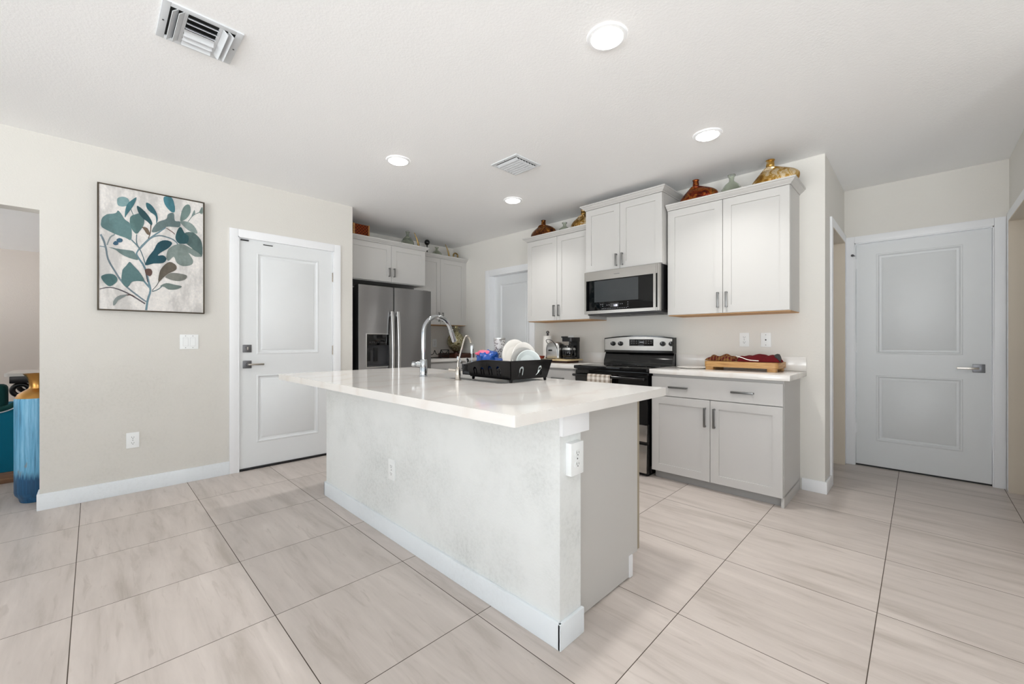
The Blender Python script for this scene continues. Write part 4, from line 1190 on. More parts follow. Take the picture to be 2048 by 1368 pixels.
build('paddle', MB().box((-4.366, DH[0] + .03, .935), (-4.352, DH[0] + .075, 1.085), .004), 'black_plastic', dp)
build('paddle', MB().box((-4.366, DH[0] + .115, .935), (-4.352, DH[0] + .16, 1.085), .004), 'black_plastic', dp)
build('drip_tray', MB().box((-4.37, DH[0] + .003, DH[2] + .001), (-4.312, DH[1] - .003, DH[2] + .016), .002), 'charcoal_plastic', dp)
for (par, y) in ((dl, 2.392), (dr, 2.468)):
    prof = [(-4.280, .48), (-4.268, .56), (-4.256, .7), (-4.248, .85), (-4.245, 1.0), (-4.248, 1.15), (-4.256, 1.3), (-4.268, 1.42), (-4.280, 1.497)]
    sp = smooth([(x, y, z) for x, z in prof], 4)
    rings = []
    for i, p in enumerate(sp):
        tt = (sp[min(i + 1, len(sp) - 1)] - sp[max(i - 1, 0)]).normalized()
        nn = Vector((0, 1, 0)).cross(tt)
        rings.append([p + Vector((0, a, 0)) + nn * b_ for a, b_ in ((-.015, -.007), (.015, -.007), (.017, .003), (.012, .008), (-.012, .008), (-.017, .003))])
    hb_ = MB().loft(rings)
    for zz in (.52, 1.455):
        hb_.box((-4.304, y - .009, zz - .012), (-4.268, y + .009, zz + .012), .002)
    build('handle', hb_, 'handle_steel', par)
build('seam_shade', MB().box((-4.375, 2.418, .07), (-4.309, 2.4375, 1.77)), 'ink', t)  # dark strip standing in for the shade between the doors
build('badge', MB().cyl((-4.304, 2.872, 1.688), (-4.3015, 2.872, 1.688), .012, n=20).box((-4.3035, 2.835, 1.686), (-4.3015, 2.857, 1.690)), 'fridge_side', dr)
build('hinge_cover', MB().box((-4.44, 2.02, 1.755), (-4.34, 2.09, 1.783), .004), 'fridge_side', t)
build('hinge_cover', MB().box((-4.44, 2.85, 1.755), (-4.34, 2.92, 1.783), .004), 'fridge_side', t)

# ================================================================== microwave over the range
t = thing('microwave', 'stainless over-the-range microwave with black glass door under the raised cabinet', 'microwave', (-2.0, 3.68, 1.43))
fm = Fr((-2.40, 3.468, 1.428), (1, 0, 0))
MW, MH = .788, .415
build('case', MB().fbox(fm, .004, MW, .012, MH, -(YB - 3.468), -.03, .003), 'black_plastic', t)
build('vent_panel', MB().fbox(fm, .02, MW - .01, -.012, .012, -(YB - 3.47), -.035, .004).fbox(fm, .10, .34, -.016, -.011, -.3, -.12).fbox(fm, .45, .69, -.016, -.011, -.3, -.12), 'charcoal_plastic', t)
m_ = MB()
GL = (.020, .030, .728, .328)
m_.panel(fm, 0, 0, .752, MH, .03, [GL], ((0, 0), (.002, -.003)))
m_.panel(fm, .766, 0, .022, MH, .03)
m_.fbox(fm, .752, .766, .33, MH, -.03, 0).fbox(fm, .752, .766, 0, .03, -.03, 0)
dd = build('door', m_, 'steel', t)
build('grip_recess', MB().fbox(fm, .752, .766, .03, .33, -.03, -.024), 'ink', dd)
gl = build('glass', MB().fbox(fm, GL[0] + .002, GL[2] - .002, GL[1] + .002, GL[3] - .002, -.006, -.0015), 'black_glass', dd)
build('window', MB().fbox(fm, .118, .585, .112, .318, -.003, -.0012), 'screen_glass', gl)
build('display', MB().fbox(fm, .298, .386, .058, .094, -.003, -.0011), 'charcoal_plastic', gl)
def seg_digit(mb, fr, x, z, w, h, segs, d0, d1):
    s_ = .22 * w
    for k in segs:
        a = {'a': (x, x + w, z + h - s_, z + h), 'g': (x, x + w, z + h / 2 - s_ / 2, z + h / 2 + s_ / 2), 'd': (x, x + w, z, z + s_), 'f': (x, x + s_, z + h / 2, z + h), 'e': (x, x + s_, z, z + h / 2), 'b': (x + w - s_, x + w, z + h / 2, z + h), 'c': (x + w - s_, x + w, z, z + h / 2)}[k]
        mb.fbox(fr, a[0], a[1], a[2], a[3], d0, d1)
dg = MB()
seg_digit(dg, fm, .330, .063, .009, .017, 'bc', -.0012, -.0006)
dg.fbox(fm, .343, .3455, .066, .0685, -.0012, -.0006).fbox(fm, .343, .3455, .073, .0755, -.0012, -.0006)
seg_digit(dg, fm, .349, .063, .009, .017, 'abgcd', -.0012, -.0006)
seg_digit(dg, fm, .361, .063, .009, .017, 'abcdefg', -.0012, -.0006)
build('digits', dg, 'lcd', gl)
mk = MB()
for k in range(15):
    mk.fbox(fm, .205 + k * .0185, .2115 + k * .0185, .043, .0465, -.0012, -.0007)
for (x, z) in ((.19, .085), (.21, .085), (.21, .068), (.258, .076), (.28, .076), (.40, .08), (.42, .08), (.478, .092), (.478, .072), (.478, .052)):
    mk.fbox(fm, x, x + .007, z, z + .0045, -.0012, -.0007)
build('legend', mk, 'print', gl)['kind'] = 'stuff'
build('badge', MB().fbox(fm, .335, .395, .368, .3715, -.0002, .0006), 'hardware', dd)

# ================================================================== range
RX0, RX1 = -2.388, -1.638
t = thing('range', 'black electric range with stainless control panel and oven drawer', 'range', (-2.01, 3.55, 0))
build('body', MB().box((RX0 + .003, 3.33, .02), (RX1 - .003, 3.89, .90)), 'black_gloss', t)
build('cooktop', MB().box((RX0, 3.272, .898), (RX1, 3.83, .928), .006), 'black_glass', t)
for (x, y, r) in ((-2.2, 3.45, .11), (-1.82, 3.45, .085), (-2.2, 3.68, .08), (-1.82, 3.68, .1)):
    build('burner_ring', MB().lathe([(r, .9283), (r + .002, .9284)], (x, y, 0), 40, caps=False), 'charcoal_plastic', t)
fo = Fr((RX0, 3.300, 0), (1, 0, 0))
W_ = RX1 - RX0
od = build('oven_door', MB().panel(fo, .004, .445, W_ - .008, .44, .04, [(.09, .05, W_ - .098, .30)], ((0, 0), (.003, -.004))), 'black_gloss', t)
build('window', MB().fbox(fo, .098, W_ - .098, .50, .741, -.006, -.003), 'black_glass', od)
build('trim_strip', MB().fbox(fo, .004, W_ - .010, .300, .442, -.03, .002, .003), 'steel', od)
hm = MB()
hm.tube(smooth([fo.P(.03, .838, 0), fo.P(.035, .838, .045), fo.P(.07, .838, .058), fo.P(W_ - .07, .838, .058), fo.P(W_ - .035, .838, .045), fo.P(W_ - .03, .838, 0)], 6), .0125, 14)
build('handle', hm, 'black_gloss', od)
build('drawer', MB().fbox(fo, .004, W_ - .012, .032, .272, -.03, .002, .004), 'steel', t)
build('plinth', MB().box((RX0 + .02, 3.34, 0), (RX1 - .02, 3.86, .03)), 'black_plastic', t)
# backguard
bg = Fr((RX0, 3.815, 0), (1, 0, 0))
m_ = MB()
def arch(x0, x1, z0, zc, rise, n=16):
    return [(x0, z0), (x1, z0)] + [(x1 + (x0 - x1) * k / n, zc + rise * (1 - (2 * k / n - 1) ** 2)) for k in range(n + 1)]
m_.prism([bg.P(x, z, -.002) for x, z in arch(.004, W_ - .004, 1.045, 1.192, .024)], bg.n * -.07)
m_.prism([(RX0 + .006, y, z) for y, z in ((3.885, .92), (3.80, .92), (3.803, .96), (3.83, 1.02), (3.845, 1.05), (3.885, 1.05))], (W_ - .012, 0, 0))
gd = build('backguard', m_, 'black_gloss', t)
cp = build('control_panel', MB().prism([bg.P(x, z, .003) for x, z in arch(.012, W_ - .012, 1.068, 1.181, .022)], bg.n * -.006), 'steel', gd)
build('display', MB().fbox(bg, .297, .553, 1.112, 1.178, .002, .005, .001), 'black_gloss', cp)
mk = MB()
for k in range(4):
    for z in (1.158, 1.137):
        mk.fbox(bg, .318 + k * .026, .330 + k * .026, z, z + .005, .0045, .0056).fbox(bg, .445 + k * .026, .457 + k * .026, z, z + .005, .0045, .0056)
mk.fbox(bg, .395, .455, 1.118, 1.123, .0045, .0056)
build('legend', mk, 'hardware', cp)['kind'] = 'stuff'
for x in (-2.276, -2.190, -1.742, -1.656):
    k_ = build('knob', MB().cyl(bg.P(x - RX0, 1.134, .003), bg.P(x - RX0, 1.134, .010), .023, n=28).cyl(bg.P(x - RX0, 1.134, .010), bg.P(x - RX0, 1.134, .030), .0205, .0185, 28, .002), 'black_plastic', gd)
    build('pointer', MB().fbox(bg, x - RX0 - .002, x - RX0 + .002, 1.136, 1.150, .0295, .0306), 'print', k_)

# towel over the oven handle
hy, hz = 3.300 - .058, .838
ang = [math.radians(a) for a in range(-20, 201, 20)]
cross = [(hy - .0165, .53)] + [(hy - .0165, .60), (hy - .0165, .70)] + [(hy - .0165 * math.cos(math.radians(a)), hz + .0165 * math.sin(math.radians(a))) for a in range(0, 181, 15)] + [(hy + .0165, .70), (hy + .0165, .62)]
rows_o, rows_i = [], []
TX0, TX1 = -2.205, -1.965
nX = 26
m_ = MB()
grid = []
for i in range(nX + 1):
    x = TX0 + (TX1 - TX0) * i / nX
    col_ = []
    for k, (y, z) in enumerate(cross):
        wv_ = .004 * math.sin(i * 1.1) * max(0, (hz - z)) / .3
        col_.append((x + .006 * math.sin(z * 9), y + (wv_ if y < hy else -wv_ * .3), z))
    grid.append(col_)
V = [[m_.v(p) for p in c_] for c_ in grid]
for i in range(nX):
    for k in range(len(cross) - 1):
        m_._f([V[i][k], V[i + 1][k], V[i + 1][k + 1], V[i][k + 1]])
tw = build('dish_towel', m_, 'gingham', origin=(-2.085, hy, hz))
md = tw.modifiers.new('cloth_thickness', 'SOLIDIFY'); md.thickness = .003; md.offset = 1
tag(tw, 'tan and white checked dish towel hanging on the oven handle', 'towel')

# ================================================================== dish rack
RZ = .925
t = thing('dish_rack', 'black plastic dish drainer rack with arched slots on the island worktop', 'dish rack', (-1.79, 1.79, RZ))
rot = math.radians(-3)
RC = Vector((-1.795, 1.785, RZ + .0006))
def rk(x, y, z):
    """rack space: x along the long side, y across, z above the worktop"""
    c, s_ = math.cos(rot), math.sin(rot)
    return RC + Vector((x * c - y * s_, x * s_ + y * c, z))
A, B_ = .185, .145          # half length, half width at the foot
FL = .022                   # flare at the rim
ZB, ZT = .018, .118
def rim_z(x):
    return ZT - .030 * max(0, (-x) / .2) ** 1.5
def slot(cx, z0, z1, w):
    """upside-down U slot"""
    o = []
    r = w / 2
    for k in range(9):
        a = math.pi - math.pi * k / 8
        o.append((cx + r * math.cos(a), z1 - r + r * math.sin(a)))
    o += [(cx + r, z0), (cx + r * .45, z0)]
    for k in range(7):
        a = math.pi * k / 6
        o.append((cx + r * .45 * math.cos(a), z1 - r * 1.15 + r * .45 * math.sin(a)))
    o += [(cx - r * .45, z0), (cx - r, z0)]
    return o
def side_matrix(c0, c1, t0, t1):
    """maps plate xy (x along, y up the flared wall) to the rack wall from foot edge c0-c1 to rim edge t0-t1"""
    ux = (c1 - c0).normalized()
    uy = (((t0 + t1) - (c0 + c1)) / 2)
    uy = (uy - ux * uy.dot(ux)).normalized()
    uz = ux.cross(uy)
    o = (c0 + c1) / 2
    mt = Matrix((ux, uy, uz)).transposed().to_4x4()
    mt.translation = o
    return mt
m_ = MB()
foot = [(-A, -B_), (A, -B_), (A, B_), (-A, B_)]
for i in range(4):
    (xa, ya), (xb, yb) = foot[i], foot[(i + 1) % 4]
    fa, fb = (1 + FL / A), (1 + FL / B_)
    c0, c1 = rk(xa, ya, ZB), rk(xb, yb, ZB)
    t0, t1 = rk(xa * fa, ya * fb, ZT), rk(xb * fa, yb * fb, ZT)
    L0, L1 = (c1 - c0).length, (t1 - t0).length
    H = ((t0 + t1) / 2 - (c0 + c1) / 2).length
    za = H - (ZT - rim_z(xa)) if True else H
    zb_ = H - (ZT - rim_z(xb))
    if i == 0:      # long side towards the camera: rim dips towards the cutlery end
        top = [(L1 / 2 - (L1) * k / 10, za + (zb_ - za) * 1.0 if False else H - (ZT - rim_z(A * fa - 2 * A * fa * k / 10))) for k in range(11)]
    elif i == 2:
        top = [(L1 / 2 - L1 * k / 10, H - (ZT - rim_z(-A * fa + 2 * A * fa * k / 10))) for k in range(11)]
    else:
        top = [(L1 / 2, zb_), (-L1 / 2, za)]
    outl = [(-L0 / 2, 0), (L0 / 2, 0)] + top
    if i in (0, 2):
        hs = [slot(c_, .018, .075 - .012 * (c_ < -.05), .034) for c_ in (-.125, -.055, .02, .095)]
    else:
        hs = [slot(c_, .018, .076, .034) for c_ in (-.075, .075)]
    m_.plate(outl, hs, .0035, side_matrix(c0, c1, t0, t1))
build('wall', m_, 'rack', t, sharp=40, weld=False)
m_ = MB()
fl = []
nx, ny = 9, 7
m_.hexa([rk(-A, -B_, ZB), rk(A, -B_, ZB), rk(A, B_, ZB), rk(-A, B_, ZB), rk(-A, -B_, ZB + .004), rk(A, -B_, ZB + .004), rk(A, B_, ZB + .004), rk(-A, B_, ZB + .004)])
for k in range(8):      # plate pegs
    x = -.12 + k * .036
    for y in (-.06, .05):
        m_.cyl(rk(x, y, ZB + .003), rk(x, y, ZB + .05), .004, .0025, 10)
build('floor_tray', m_, 'rack', t, weld=False)
rim = []
fa, fb = (1 + FL / A), (1 + FL / B_)
for i in range(4):
    (xa, ya), (xb, yb) = foot[i], foot[(i + 1) % 4]
    for k in range(12):
        x = (xa + (xb - xa) * k / 12) * fa
        y = (ya + (yb - ya) * k / 12) * fb
        rim.append(rk(x, y, rim_z(x) + .002))
rim.append(rim[0])
build('rim', MB().tube(rim, .005, 10, False), 'rack', t)
for (x, y) in ((A - .012, -B_ + .012), (A - .005, B_ - .01), (-A + .012, -B_ + .012), (-A + .012, B_ - .012)):
    build('foot', MB().cyl(rk(x, y, ZB + .002), rk(x * 1.01, y * 1.01, 0), .010, .008, 14), 'rack', t)
cu = MB()
CXc = -A - .085
for (z0, z1, gap) in ((.02, .085, 0),):
    o_ = [rk(CXc - .03, -B_ + .02, z0), rk(CXc + .05, -B_ + .02, z0), rk(CXc + .05, -B_ + .11, z0), rk(CXc - .03, -B_ + .11, z0)]
    p_ = [rk(CXc - .034, -B_ + .016, z1), rk(CXc + .05, -B_ + .016, z1), rk(CXc + .05, -B_ + .114, z1), rk(CXc - .034, -B_ + .114, z1)]
    cu.loft([o_, p_], caps=False)
    cu._f([cu.v(p) for p in o_])
cup = build('cutlery_holder', cu, 'rack', t)
mdc = cup.modifiers.new('wall_thickness', 'SOLIDIFY'); mdc.thickness = .003; mdc.offset = -1

def plate_thing(label, x, y, r, deep, mat, lean, zc, name='dinner_plate', cat='plate', yaw=0.0):
    """plate standing on edge, its face towards +x of the rack, leaning back"""
    prof = [(.001, 0), (r * .62, 0), (r * .66, .002), (r * .95, deep), (r, deep + .001), (r, deep + .004), (r * .95, deep + .004), (r * .65, .006), (r * .6, .005), (.001, .005)]
    n_ = Vector((math.cos(rot + yaw) * math.cos(lean), math.sin(rot + yaw) * math.cos(lean), math.sin(lean)))
    q = n_.to_track_quat('Z', 'Y').to_matrix().to_4x4()
    q.translation = rk(x, y, zc)
    o = build(name, MB().lathe(prof, n=56, mat=q, caps=False), mat, origin=tuple(rk(x, y, zc - r)))
    return tag(o, label, cat, None)
plate_thing('white plate standing farthest back of the plates in the rack', .034, .020, .112, .018, 'ceramic', .16, ZB + .113)
plate_thing('wide white plate standing between the rearmost plate and grey plate in the rack', .096, .030, .103, .018, 'ceramic', .14, ZB + .105)
plate_thing('grey plate standing behind the smallest front plate in the rack', .126, .004, .087, .014, 'ceramic_grey', .13, ZB + .091, yaw=-.28)
plate_thing('small pale bowl-like plate standing in front of the other plates in the rack', .148, .020, .080, .020, 'ceramic_blue', .12, ZB + .083, 'salad_plate', yaw=-.38)

# tall patterned tumbler
p = rk(-.150, .060, ZB + .005)
t = thing('tumbler', 'tall patterned glass tumbler with a silvery rim standing in the dish rack', 'glass', tuple(p))
build('cup', MB().lathe([(.001, 0), (.028, 0), (.030, .01), (.0365, .225), (.0345, .225), (.0285, .014), (.001, .012)], p, 36, caps=False), 'cut_glass', t)
build('rim', MB().lathe([(.0364, .220), (.0382, .226), (.0378, .232), (.034, .232), (.0342, .220)], p, 36, caps=False), 'handle_steel', t)

def crumple(c, sx, sy, sz, amp, seed, n=28, freq=14):
    t_ = MB().ball((0, 0, 0), 1.0, n=n)
    bmesh.ops.remove_doubles(t_.bm, verts=t_.bm.verts, dist=1e-4)
    for v_ in t_.bm.verts:
        d = v_.co.normalized()
        p_ = Vector((d.x * sx, d.y * sy, d.z * sz))
        k = mnoise.noise(p_ * freq + Vector((seed, seed * 2, 0))) + .5 * abs(mnoise.noise(p_ * freq * 2.3 + Vector((seed, 0, 3))))
        v_.co = Vector(c) + p_ * (1 + amp * k)
        v_.co.z = max(v_.co.z, c[2] - sz * .92)
    return t_
pb = rk(-.122, -.055, .112)
t = thing('plastic_bag', 'crumpled blue and pink plastic bag stuffed in the dish rack', 'bag', tuple(rk(-.125, -.045, ZB)))
build('bag_body', crumple(tuple(pb), .074, .070, .058, .42, 3, 56, 26), 'bag_blue', t)
build('pink_top', crumple(tuple(pb + Vector((-.03, -.012, .046))), .050, .048, .020, .4, 9, 40, 30), 'bag_pink', t)

# cutlery in the holder
def utensil(kind, label, x, y, lean_x, lean_y, ln, group='cutlery in the dish rack'):
    base = rk(CXc + x, -B_ + .06 + y, .03)
    tip = base + Vector((lean_x, lean_y, ln))
    d = (tip - base).normalized()
    side = d.cross(Vector((.7, -.7, 0))).normalized()
    fwd = side.cross(d)
    m2 = MB()
    m2.tube([base, base + (tip - base) * .35, base + (tip - base) * .7], [.003, .0024, .002], 10)
    a = base + (tip - base) * .7
    L_ = (tip - a).length
    if kind == 'spoon':
        rings = []
        for k in range(9):
            s_ = k / 8
            w = .013 * math.sin(math.pi * (.12 + .86 * s_)) ** .8
            cc = a + d * (L_ * s_)
            rings.append([cc + side * (w * math.cos(q * math.pi / 5)) + fwd * (.003 * math.sin(q * math.pi / 5)) for q in range(10)])
        m2.loft(rings)
    elif kind == 'fork':
        m2.hexa([a - side * .004 - fwd * .001, a + side * .004 - fwd * .001, a + side * .004 + fwd * .001, a - side * .004 + fwd * .001] +
                [a + d * L_ * .4 + side * s2 + fwd * f_ for s2, f_ in ((-.010, -.001), (.010, -.001), (.010, .001), (-.010, .001))])
        for k in range(4):
            s2 = -.0085 + k * .0057
            m2.cyl(a + d * L_ * .38 + side * s2, tip + side * s2, .0016, .001, 8)
    else:
        m2.hexa([a - side * .005 - fwd * .001, a + side * .005 - fwd * .001, a + side * .005 + fwd * .001, a - side * .005 + fwd * .001] +
                [tip + side * s2 + fwd * f_ for s2, f_ in ((-.008, -.0006), (.008, -.0006), (.008, .0006), (-.008, .0006))])
    o = build(kind, m2, 'chrome', origin=tuple(base))
    return tag(o, label, 'cutlery', group)
utensil('spoon', 'metal spoon leaning out over the cutlery holder', -.012, -.02, -.055, -.035, .105)
utensil('fork', 'tall metal fork standing upright at the cutlery end of the rack', .002, .02, -.035, .02, .185)
utensil('knife', 'slim metal table knife standing upright at the cutlery end of the rack', .012, .0, -.015, .012, .175)
utensil('spoon', 'short metal spoon lying against the blue bag', .012, -.02, .01, -.03, .10)
utensil('fork', 'short metal fork leaning low over the corner of the rack', -.01, .0, -.04, -.055, .085)

# ================================================================== worktop beside the range: board, cloths, plate
t = thing('cutting_board', 'thick striped wooden cutting board standing on feet', 'cutting board', (-1.01, 3.70, .925))
ol = rrect(-1.275, 3.555, -.745, 3.845, .035, 5)
build('slab', MB().prism([(x, y, .951) for x, y in ol], (0, 0, .045)), 'board_wood', t)
for (x, y) in ((-1.235, 3.595), (-.79, 3.595), (-1.235, 3.805), (-.79, 3.805)):
    build('foot', MB().prism([(a, b_, .9255) for a, b_ in rrect(x - .032, y - .03, x + .032, y + .03, .015, 4)], (0, 0, .027)), 'board_wood', t)

def cloth_lump(name, c, lx, ly, h, seed, mat, yaw, label, cat, fold=.012, extra=None):
    """folded cloth: several stacked rumpled layers in one soft mesh"""
    m2 = MB()
    nx_, ny_ = 36, 16
    top, bot = [], []
    for i in range(nx_ + 1):
        rt, rb = [], []
        for j in range(ny_ + 1):
            a, b_ = i / nx_ * 2 - 1, j / ny_ * 2 - 1
            e_ = max(0, 1 - abs(a) ** 4) ** .5 * max(0, 1 - abs(b_) ** 4) ** .5
            x = lx * a * (1 + .06 * math.sin(5 * b_ + seed))
            y = ly * b_ * (1 + .15 * math.sin(4 * a + seed))
            nz = mnoise.noise(Vector((x * 16 + seed, y * 20, seed))) * .35 + .22 * math.sin(x * 55 + 3 * math.sin(y * 25 + seed))
            z = e_ * h * (.72 + nz * .5) + .0015
            cs, sn = math.cos(yaw), math.sin(yaw)
            X, Y = c[0] + x * cs - y * sn, c[1] + x * sn + y * cs
            rt.append(m2.v((X, Y, c[2] + z)))
            rb.append(m2.v((X, Y, c[2] + .0005)))
        top.append(rt); bot.append(rb)
    for i in range(nx_):
        for j in range(ny_):
            m2._f([top[i][j], top[i + 1][j], top[i + 1][j + 1], top[i][j + 1]])
            m2._f([bot[i][j], bot[i][j + 1], bot[i + 1][j + 1], bot[i + 1][j]])
    for i in range(nx_):
        for j in (0, ny_):
            m2._f([top[i][j], bot[i][j], bot[i + 1][j], top[i + 1][j]])
    for j in range(ny_):
        for i in (0, nx_):
            m2._f([top[i][j], top[i][j + 1], bot[i][j + 1], bot[i][j]])
    return m2
t = thing('oven_mitt', 'dark red quilted oven mitt lying on the cutting board', 'oven mitt', (-.905, 3.68, .996))
build('mitt', cloth_lump('', (-.895, 3.68, .9985), .15, .075, .064, 2, '', .05, '', ''), 'red_cloth', t, sharp=60)
build('edge_binding', MB().tube(smooth([(-1.05, 3.632, 1.040), (-1.0, 3.612, 1.028), (-.95, 3.600, 1.012), (-.88, 3.592, 1.008)], 5), .0035, 8), 'paper', t)
build('cuff_opening', MB().lathe([(.034, 0), (.040, -.012), (.036, -.03)], n=20, mat=Matrix.Translation((-.752, 3.672, 1.028)) @ Matrix.Rotation(math.radians(75), 4, 'Y'), sy=.9), 'ink', t)
o = build('folded_cloth', cloth_lump('', (-1.165, 3.67, .9985), .108, .065, .058, 6, '', -.12, '', ''), 'plaid', sharp=60)
tag(o, 'brown and dark red plaid cloth bundled beside the red oven mitt', 'cloth')
o = build('platter', MB().lathe([(.001, 0), (.10, 0), (.128, .008), (.130, .010), (.128, .011), (.098, .004), (.001, .003)], (-1.40, 3.66, .9255), 48, caps=False), 'ceramic')
tag(o, 'flat white plate lying on the worktop between range and cutting board', 'plate')

# ================================================================== worktop by the pantry door
t = thing('paper_towel_holder', 'white paper towel roll on a stand with a round finial', 'paper towel', (-3.085, 3.72, .9255))
build('stand', MB().lathe([(.075, 0), (.075, .008), (.06, .012), (.006, .014), (.006, .30), (.0005, .30)], (-3.085, 3.72, .9258), 28), 'hardware', t)
build('finial', MB().ball((-3.085, 3.72, 1.262), .019, n=18).lathe([(.012, 0), (.015, .01), (.008, .02)], (-3.085, 3.72, 1.224), 16), 'hardware', t)
build('roll', MB().lathe([(.018, .016), (.052, .016), (.053, .02), (.053, .292), (.052, .296), (.018, .296)], (-3.085, 3.72, .925), 32, caps=False), 'paper', t)
t = thing('serving_tray', 'light wooden tray raised on a dark base under the toaster', 'tray', (-2.84, 3.64, .925))
build('top', MB().prism([(x, y, .950) for x, y in rrect(-2.998, 3.48, -2.62, 3.78, .03)], (0, 0, .014)), 'tray_wood', t)
build('base', MB().box((-2.97, 3.53, .9255), (-2.66, 3.74, .950), .004), 'dark_wood', t)
t = thing('toaster', 'rounded white and silver toaster on the wooden tray', 'toaster', (-2.90, 3.63, .964))
rings = []
for z, gx in ((0, -.006), (.012, 0), (.115, .001), (.155, -.006), (.178, -.022), (.186, -.042)):
    rings.append([(x, y, .9645 + z) for x, y in rrect(-2.985 - gx, 3.55 - gx, -2.795 + gx, 3.70 + gx, .035)])
build('shell', MB().loft(rings), 'handle_steel', t)
build('base', MB().prism([(x, y, .9643) for x, y in rrect(-2.993, 3.552, -2.807, 3.703, .036)], (0, 0, .018)), 'charcoal_plastic', t)
build('lever', MB().box((-2.925, 3.535, 1.05), (-2.885, 3.558, 1.066), .003), 'black_plastic', t)
build('cord', MB().tube(smooth([(-2.97, 3.60, 1.12), (-2.985, 3.57, 1.165), (-2.93, 3.555, 1.178), (-2.86, 3.545, 1.15), (-2.80, 3.535, 1.08), (-2.785, 3.53, 1.0)], 6), .0035, 8), 'black_plastic', t)
t = thing('coffee_maker', 'black coffee maker with silver band on the wooden tray', 'coffee maker', (-2.70, 3.66, .964))
cx, cy = -2.715, 3.645
build('base', MB().lathe([(.001, 0), (.075, 0), (.078, .01), (.074, .022), (.001, .022)], (cx, cy, .9645), 32, caps=False), 'black_plastic', t)
build('tower', MB().box((cx - .055, cy + .055, .9645), (cx + .055, cy + .115, 1.20), .01), 'black_plastic', t)
build('brew_head', MB().prism([(x, y, 1.155) for x, y in rrect(cx - .07, cy - .06, cx + .07, cy + .115, .03)], (0, 0, .045)), 'black_plastic', t)
build('carafe', MB().lathe([(.001, .024), (.066, .024), (.072, .04), (.070, .10), (.055, .135), (.050, .15)], (cx, cy - .01, .9645), 32), 'black_gloss', t)
build('band', MB().lathe([(.0705, .10), (.066, .122), (.0675, .123), (.072, .10)], (cx, cy - .01, .9645), 32, caps=False), 'handle_steel', t)
build('carafe_handle', MB().tube(smooth([(cx + .05, cy - .045, 1.105), (cx + .085, cy - .07, 1.095), (cx + .092, cy - .075, 1.04), (cx + .055, cy - .055, 1.0)], 5), .007, 10), 'black_plastic', t)
build('lid_lever', MB().box((cx - .10, cy - .02, 1.196), (cx - .04, cy + .03, 1.212), .004), 'black_plastic', t)
o = build('bowl', MB().lathe([(.001, 0), (.022, 0), (.024, .006), (.045, .05), (.050, .068), (.047, .068), (.040, .048), (.018, .008), (.001, .006)], (-3.055, 3.555, .9255), 32, caps=False), 'red_glaze')
tag(o, 'small brick red bowl between paper towels and toaster', 'bowl')

# ================================================================== corner worktop beside the fridge
t = thing('wire_rack', 'black wrought iron rack with wavy scrolls in the corner worktop', 'rack', (-4.62, 3.25, .925))
m_ = MB()
wx = -4.62
sc_ = []
for k in range(2):
    y0 = 3.11 + k * .10
    sc_ += [(wx, y0, 1.035), (wx, y0 + .018, .995), (wx, y0 + .05, .978), (wx, y0 + .082, .995)]
sc_.append((wx, 3.31, 1.035))
m_.tube(smooth(sc_, 5), .005, 8)
for y in (3.31, 3.44):
    m_.tube([(wx, y, .9255), (wx, y, 1.04)], .006, 8)
m_.tube([(wx, 3.31, 1.04), (wx, 3.44, 1.04)], .005, 8)
m_.tube([(wx, 3.31, .975), (wx, 3.44, .975)], .005, 8)
m_.tube(smooth([(wx, 3.32, 1.035), (wx, 3.345, 1.0), (wx, 3.375, .99), (wx, 3.405, 1.0), (wx, 3.43, 1.035)], 5), .0045, 8)
build('scrolls', m_, 'iron', t, weld=False)
m_ = MB()
for y in (3.12, 3.31, 3.44):
    m_.tube([(wx, y, .932), (wx - .12, y, .932)], .005, 8)
m_.tube([(wx - .12, 3.12, .932), (wx - .12, 3.44, .932)], .005, 8)
m_.tube([(wx, 3.12, .9255), (wx, 3.12, 1.0)], .005, 8)
build('frame', m_, 'iron', t, weld=False)
t = thing('serving_tray', 'dark reddish wooden tray standing in the corner by the fridge', 'tray', (-4.78, 3.66, .925))
build('board', MB().box((-4.98, 3.52, .9255), (-4.58, 3.86, .945), .004), 'dark_wood', t)
m_ = MB()
for a, b_ in (((-4.98, 3.52, .945), (-4.966, 3.86, .985)), ((-4.594, 3.52, .945), (-4.58, 3.86, .985)), ((-4.966, 3.52, .945), (-4.594, 3.534, .985)), ((-4.966, 3.846, .945), (-4.594, 3.86, .985))):
    m_.box(a, b_, .003)
build('edge', m_, 'dark_wood', t)
t = thing('mosaic_vase', 'round gilded mosaic vase standing on the dark tray', 'vase', (-4.80, 3.66, .946))
build('orb', MB().lathe([(.001, 0), (.05, 0), (.055, .008), (.10, .05), (.125, .11), (.128, .15), (.115, .20), (.08, .245), (.045, .265), (.038, .275), (.042, .285), (.030, .285), (.03, .27)], (-4.80, 3.705, 1.016), 36), 'orb', t)
build('pedestal', MB().lathe([(.001, 0), (.07, 0), (.072, .008), (.03, .02), (.025, .05), (.045, .068), (.001, .069)], (-4.80, 3.705, .9465), 28, caps=False), 'dark_wood', t)
m_ = MB()
random.seed(4)
